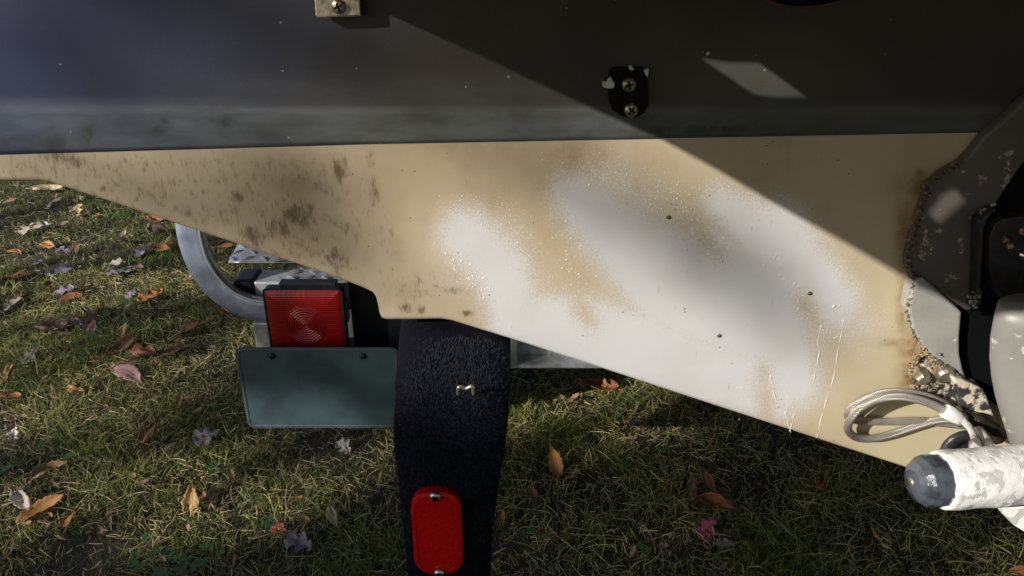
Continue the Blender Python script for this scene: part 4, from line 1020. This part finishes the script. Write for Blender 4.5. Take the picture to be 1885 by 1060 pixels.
# ================================================================== unseen trees behind and left, leaves set along sun rays to shape the shade
NS = SUN.normalized(); E1 = Vector((-NS.y, NS.x, 0)).normalized(); E1 = E1 if E1.x > 0 else -E1; E2 = E1.cross(NS); E2 = E2 if E2.z > 0 else -E2
def leaf_cloud(name, pts, parent, m, r0=.022, r1=.042):
    n = len(pts); pts = np.array(pts); rad = rng.uniform(r0, r1, n)
    ax_ = rng.normal(0, 1, (n, 3)); ax_ /= np.linalg.norm(ax_, axis=1, keepdims=True)
    t1 = np.cross(ax_, rng.normal(0, 1, (n, 3))); t1 /= np.linalg.norm(t1, axis=1, keepdims=True); t2 = np.cross(ax_, t1)
    co = np.stack([pts+t1*(1.3*rad)[:, None], pts+t2*(.8*rad)[:, None]+ax_*(.2*rad)[:, None], pts-t1*(1.3*rad)[:, None], pts-t2*(.8*rad)[:, None]+ax_*(.2*rad)[:, None]], 1).reshape(-1, 3)
    me = bpy.data.meshes.new(name); me.from_pydata(co.tolist(), [], [(4*i, 4*i+1, 4*i+2, 4*i+3) for i in range(n)]); me.update()
    o = link(name, me, m, None); adopt(o, parent); tag(o, kind='stuff'); return o
def tree(base, clumps, label):
    t = empty('shade_tree', base, label, 'tree', 'trees behind the photographer')
    b = Vector(base); c = sum((Vector(p) for p in clumps), Vector())/len(clumps)
    mb = MB(); mb.tube(smooth_path([b, b+Vector((.05, .03, 1.0)), b+Vector((-.03, .05, 2.0)), Vector((b.x, b.y, 2.9))], 4), [.20-.009*i for i in range(13)], 12); mb.build('trunk', M['bark'], t, True)
    for p in clumps:
        p = Vector(p); s0_ = Vector((b.x, b.y, random.uniform(1.9, 2.8)))
        mb = MB(); mb.tube(smooth_path([s0_, s0_.lerp(p, .5)+Vector((0, 0, -.15)), p], 4), [.05-.0045*i for i in range(9)], 7); mb.build('limb', M['bark'], t, True)
    return t
def on_sun_ray(p, D): return Vector(p) - NS*D
# gaps of sunlight on the lawn (photo position, radius m); everything else there is shaded
GAPS = [(20,350,.42,.9),(90,400,.30,.8),(180,370,.25,.7),(40,470,.22,.8),(190,470,.16,.8),(215,495,.10,.9),(30,600,.13,.9),(75,560,.10,.7),(120,590,.07,.6),(195,765,.085,.8),(225,790,.09,.8),(290,870,.075,.8),(260,860,.05,.8),
        (375,935,.10,.85),(410,860,.06,.5),(240,950,.06,.5),(100,700,.06,.5),(190,690,.06,.5),(1130,790,.10,.9),(1210,770,.10,1),(1265,785,.09,1),(1230,850,.08,.85),(960,700,.06,.8),(1190,1000,.10,.7),(1880,1030,.10,.9),(1330,900,.03,.6),(560,900,.09,.35),(450,960,.10,.4)]
gaps = []
for a, b, r, k in GAPS:
    g = G(a, b, .02); gaps.append((E1.dot(g), E2.dot(g), r, k))
for p, r, k in (((.07, .45, .40), .12, .95), ((-.32, .34, .55), .10, .8), ((-.33, .42, .575), .08, .9), ((-.42, .375, .57), .10, .7), ((.17, .47, .38), .1, .95)):
    p = Vector(p); gaps.append((E1.dot(p), E2.dot(p), r, k))
def ground_open(a, b):
    v = 0.0
    for ga, gb, r, k in gaps:
        v = max(v, k*math.exp(-(((a-ga)/r)**2+((b-gb)/(r*.55))**2)*.9))
    return v
low = []
for _ in range(30000):
    a = random.uniform(-4.6, 1.5); b = random.uniform(-.75, .50 if not -.02 < a < .20 else .57)
    nz = mnoise.noise(Vector((a*2.3, b*4.0, 3.1)))+.5*mnoise.noise(Vector((a*6, b*9, 1.7)))
    cover = 1.0 if a > -.55 else max(.0, min(1, .24-1.25*nz - .10*min(1, (-.55-a)/1.2)))
    if a < -.55: cover *= .72
    if a < -1.2: cover *= max(.35, 1+(a+1.2)*1.1)
    cover *= 1-ground_open(a, b)
    if random.random() < cover: low.append(E1*a + E2*b - NS*random.uniform(8.2, 10.2))
# thin upper sprays that dim parts of the stern
def stern_cover(px, py):
    c = 0.0
    if py > 335+max(0, px-75)*.33: return 0.0
    if px < 900: c = max(c, .165*min(1, max(0, (860-px)/220)))
    if py < 262: c = .02*min(1, max(0, (1000-px)/300))
    c = max(c, .21*math.exp(-((px-(1060+(py-340)*1.75))/75)**2)*(1 if 300 < py < 620 else .0))
    c = max(c, .17*math.exp(-((px-480-(py-100)*1.2)/90)**2)*(1 if py < 200 else 0))
    c = max(c, .12*math.exp(-((px-800)/150)**2-((py-110)/50)**2))
    c = max(c, .05*math.exp(-((px-940)/60)**2-((py-590)/50)**2))
    return c
up = []
for _ in range(2000):
    px_ = random.uniform(-500, 1500); py_ = random.uniform(-150, 640)
    if random.random() < stern_cover(px_, py_): up.append(on_sun_ray(P(px_, py_, 0), random.uniform(9.0, 10.5)))
for _ in range(2600):     # the crowns go on above and beside
    a = random.uniform(-5, -.75); b = random.uniform(.5, 2.6); up.append(E1*a + E2*b - NS*random.uniform(8, 11))
cl = [E1*a + E2*b - NS*9.3 for a, b in ((-3.2, .1), (-2.4, .4), (-1.5, .1), (-2.2, 1.5), (-1.2, 1.1), (-3.6, 1.2))]
bs = E1*-2.3 - NS*9.6; t1_ = tree((bs.x, bs.y, 0), cl, 'leafy shade tree behind the photographer, farther left of two')
leaf_cloud('crown', [p for p in low + up if E1.dot(Vector(p)) < -.75], t1_, M['treeleaf'])
cl = [E1*a + E2*b - NS*9.3 for a, b in ((-.3, .0), (.3, -.05), (.9, .1), (-.6, .2))]
bs = E1*.4 - NS*9.6; t2_ = tree((bs.x, bs.y, 0), cl, 'leafy shade tree behind the photographer, nearer right of two')
leaf_cloud('crown', [p for p in low + up if E1.dot(Vector(p)) >= -.75], t2_, M['treeleaf'])
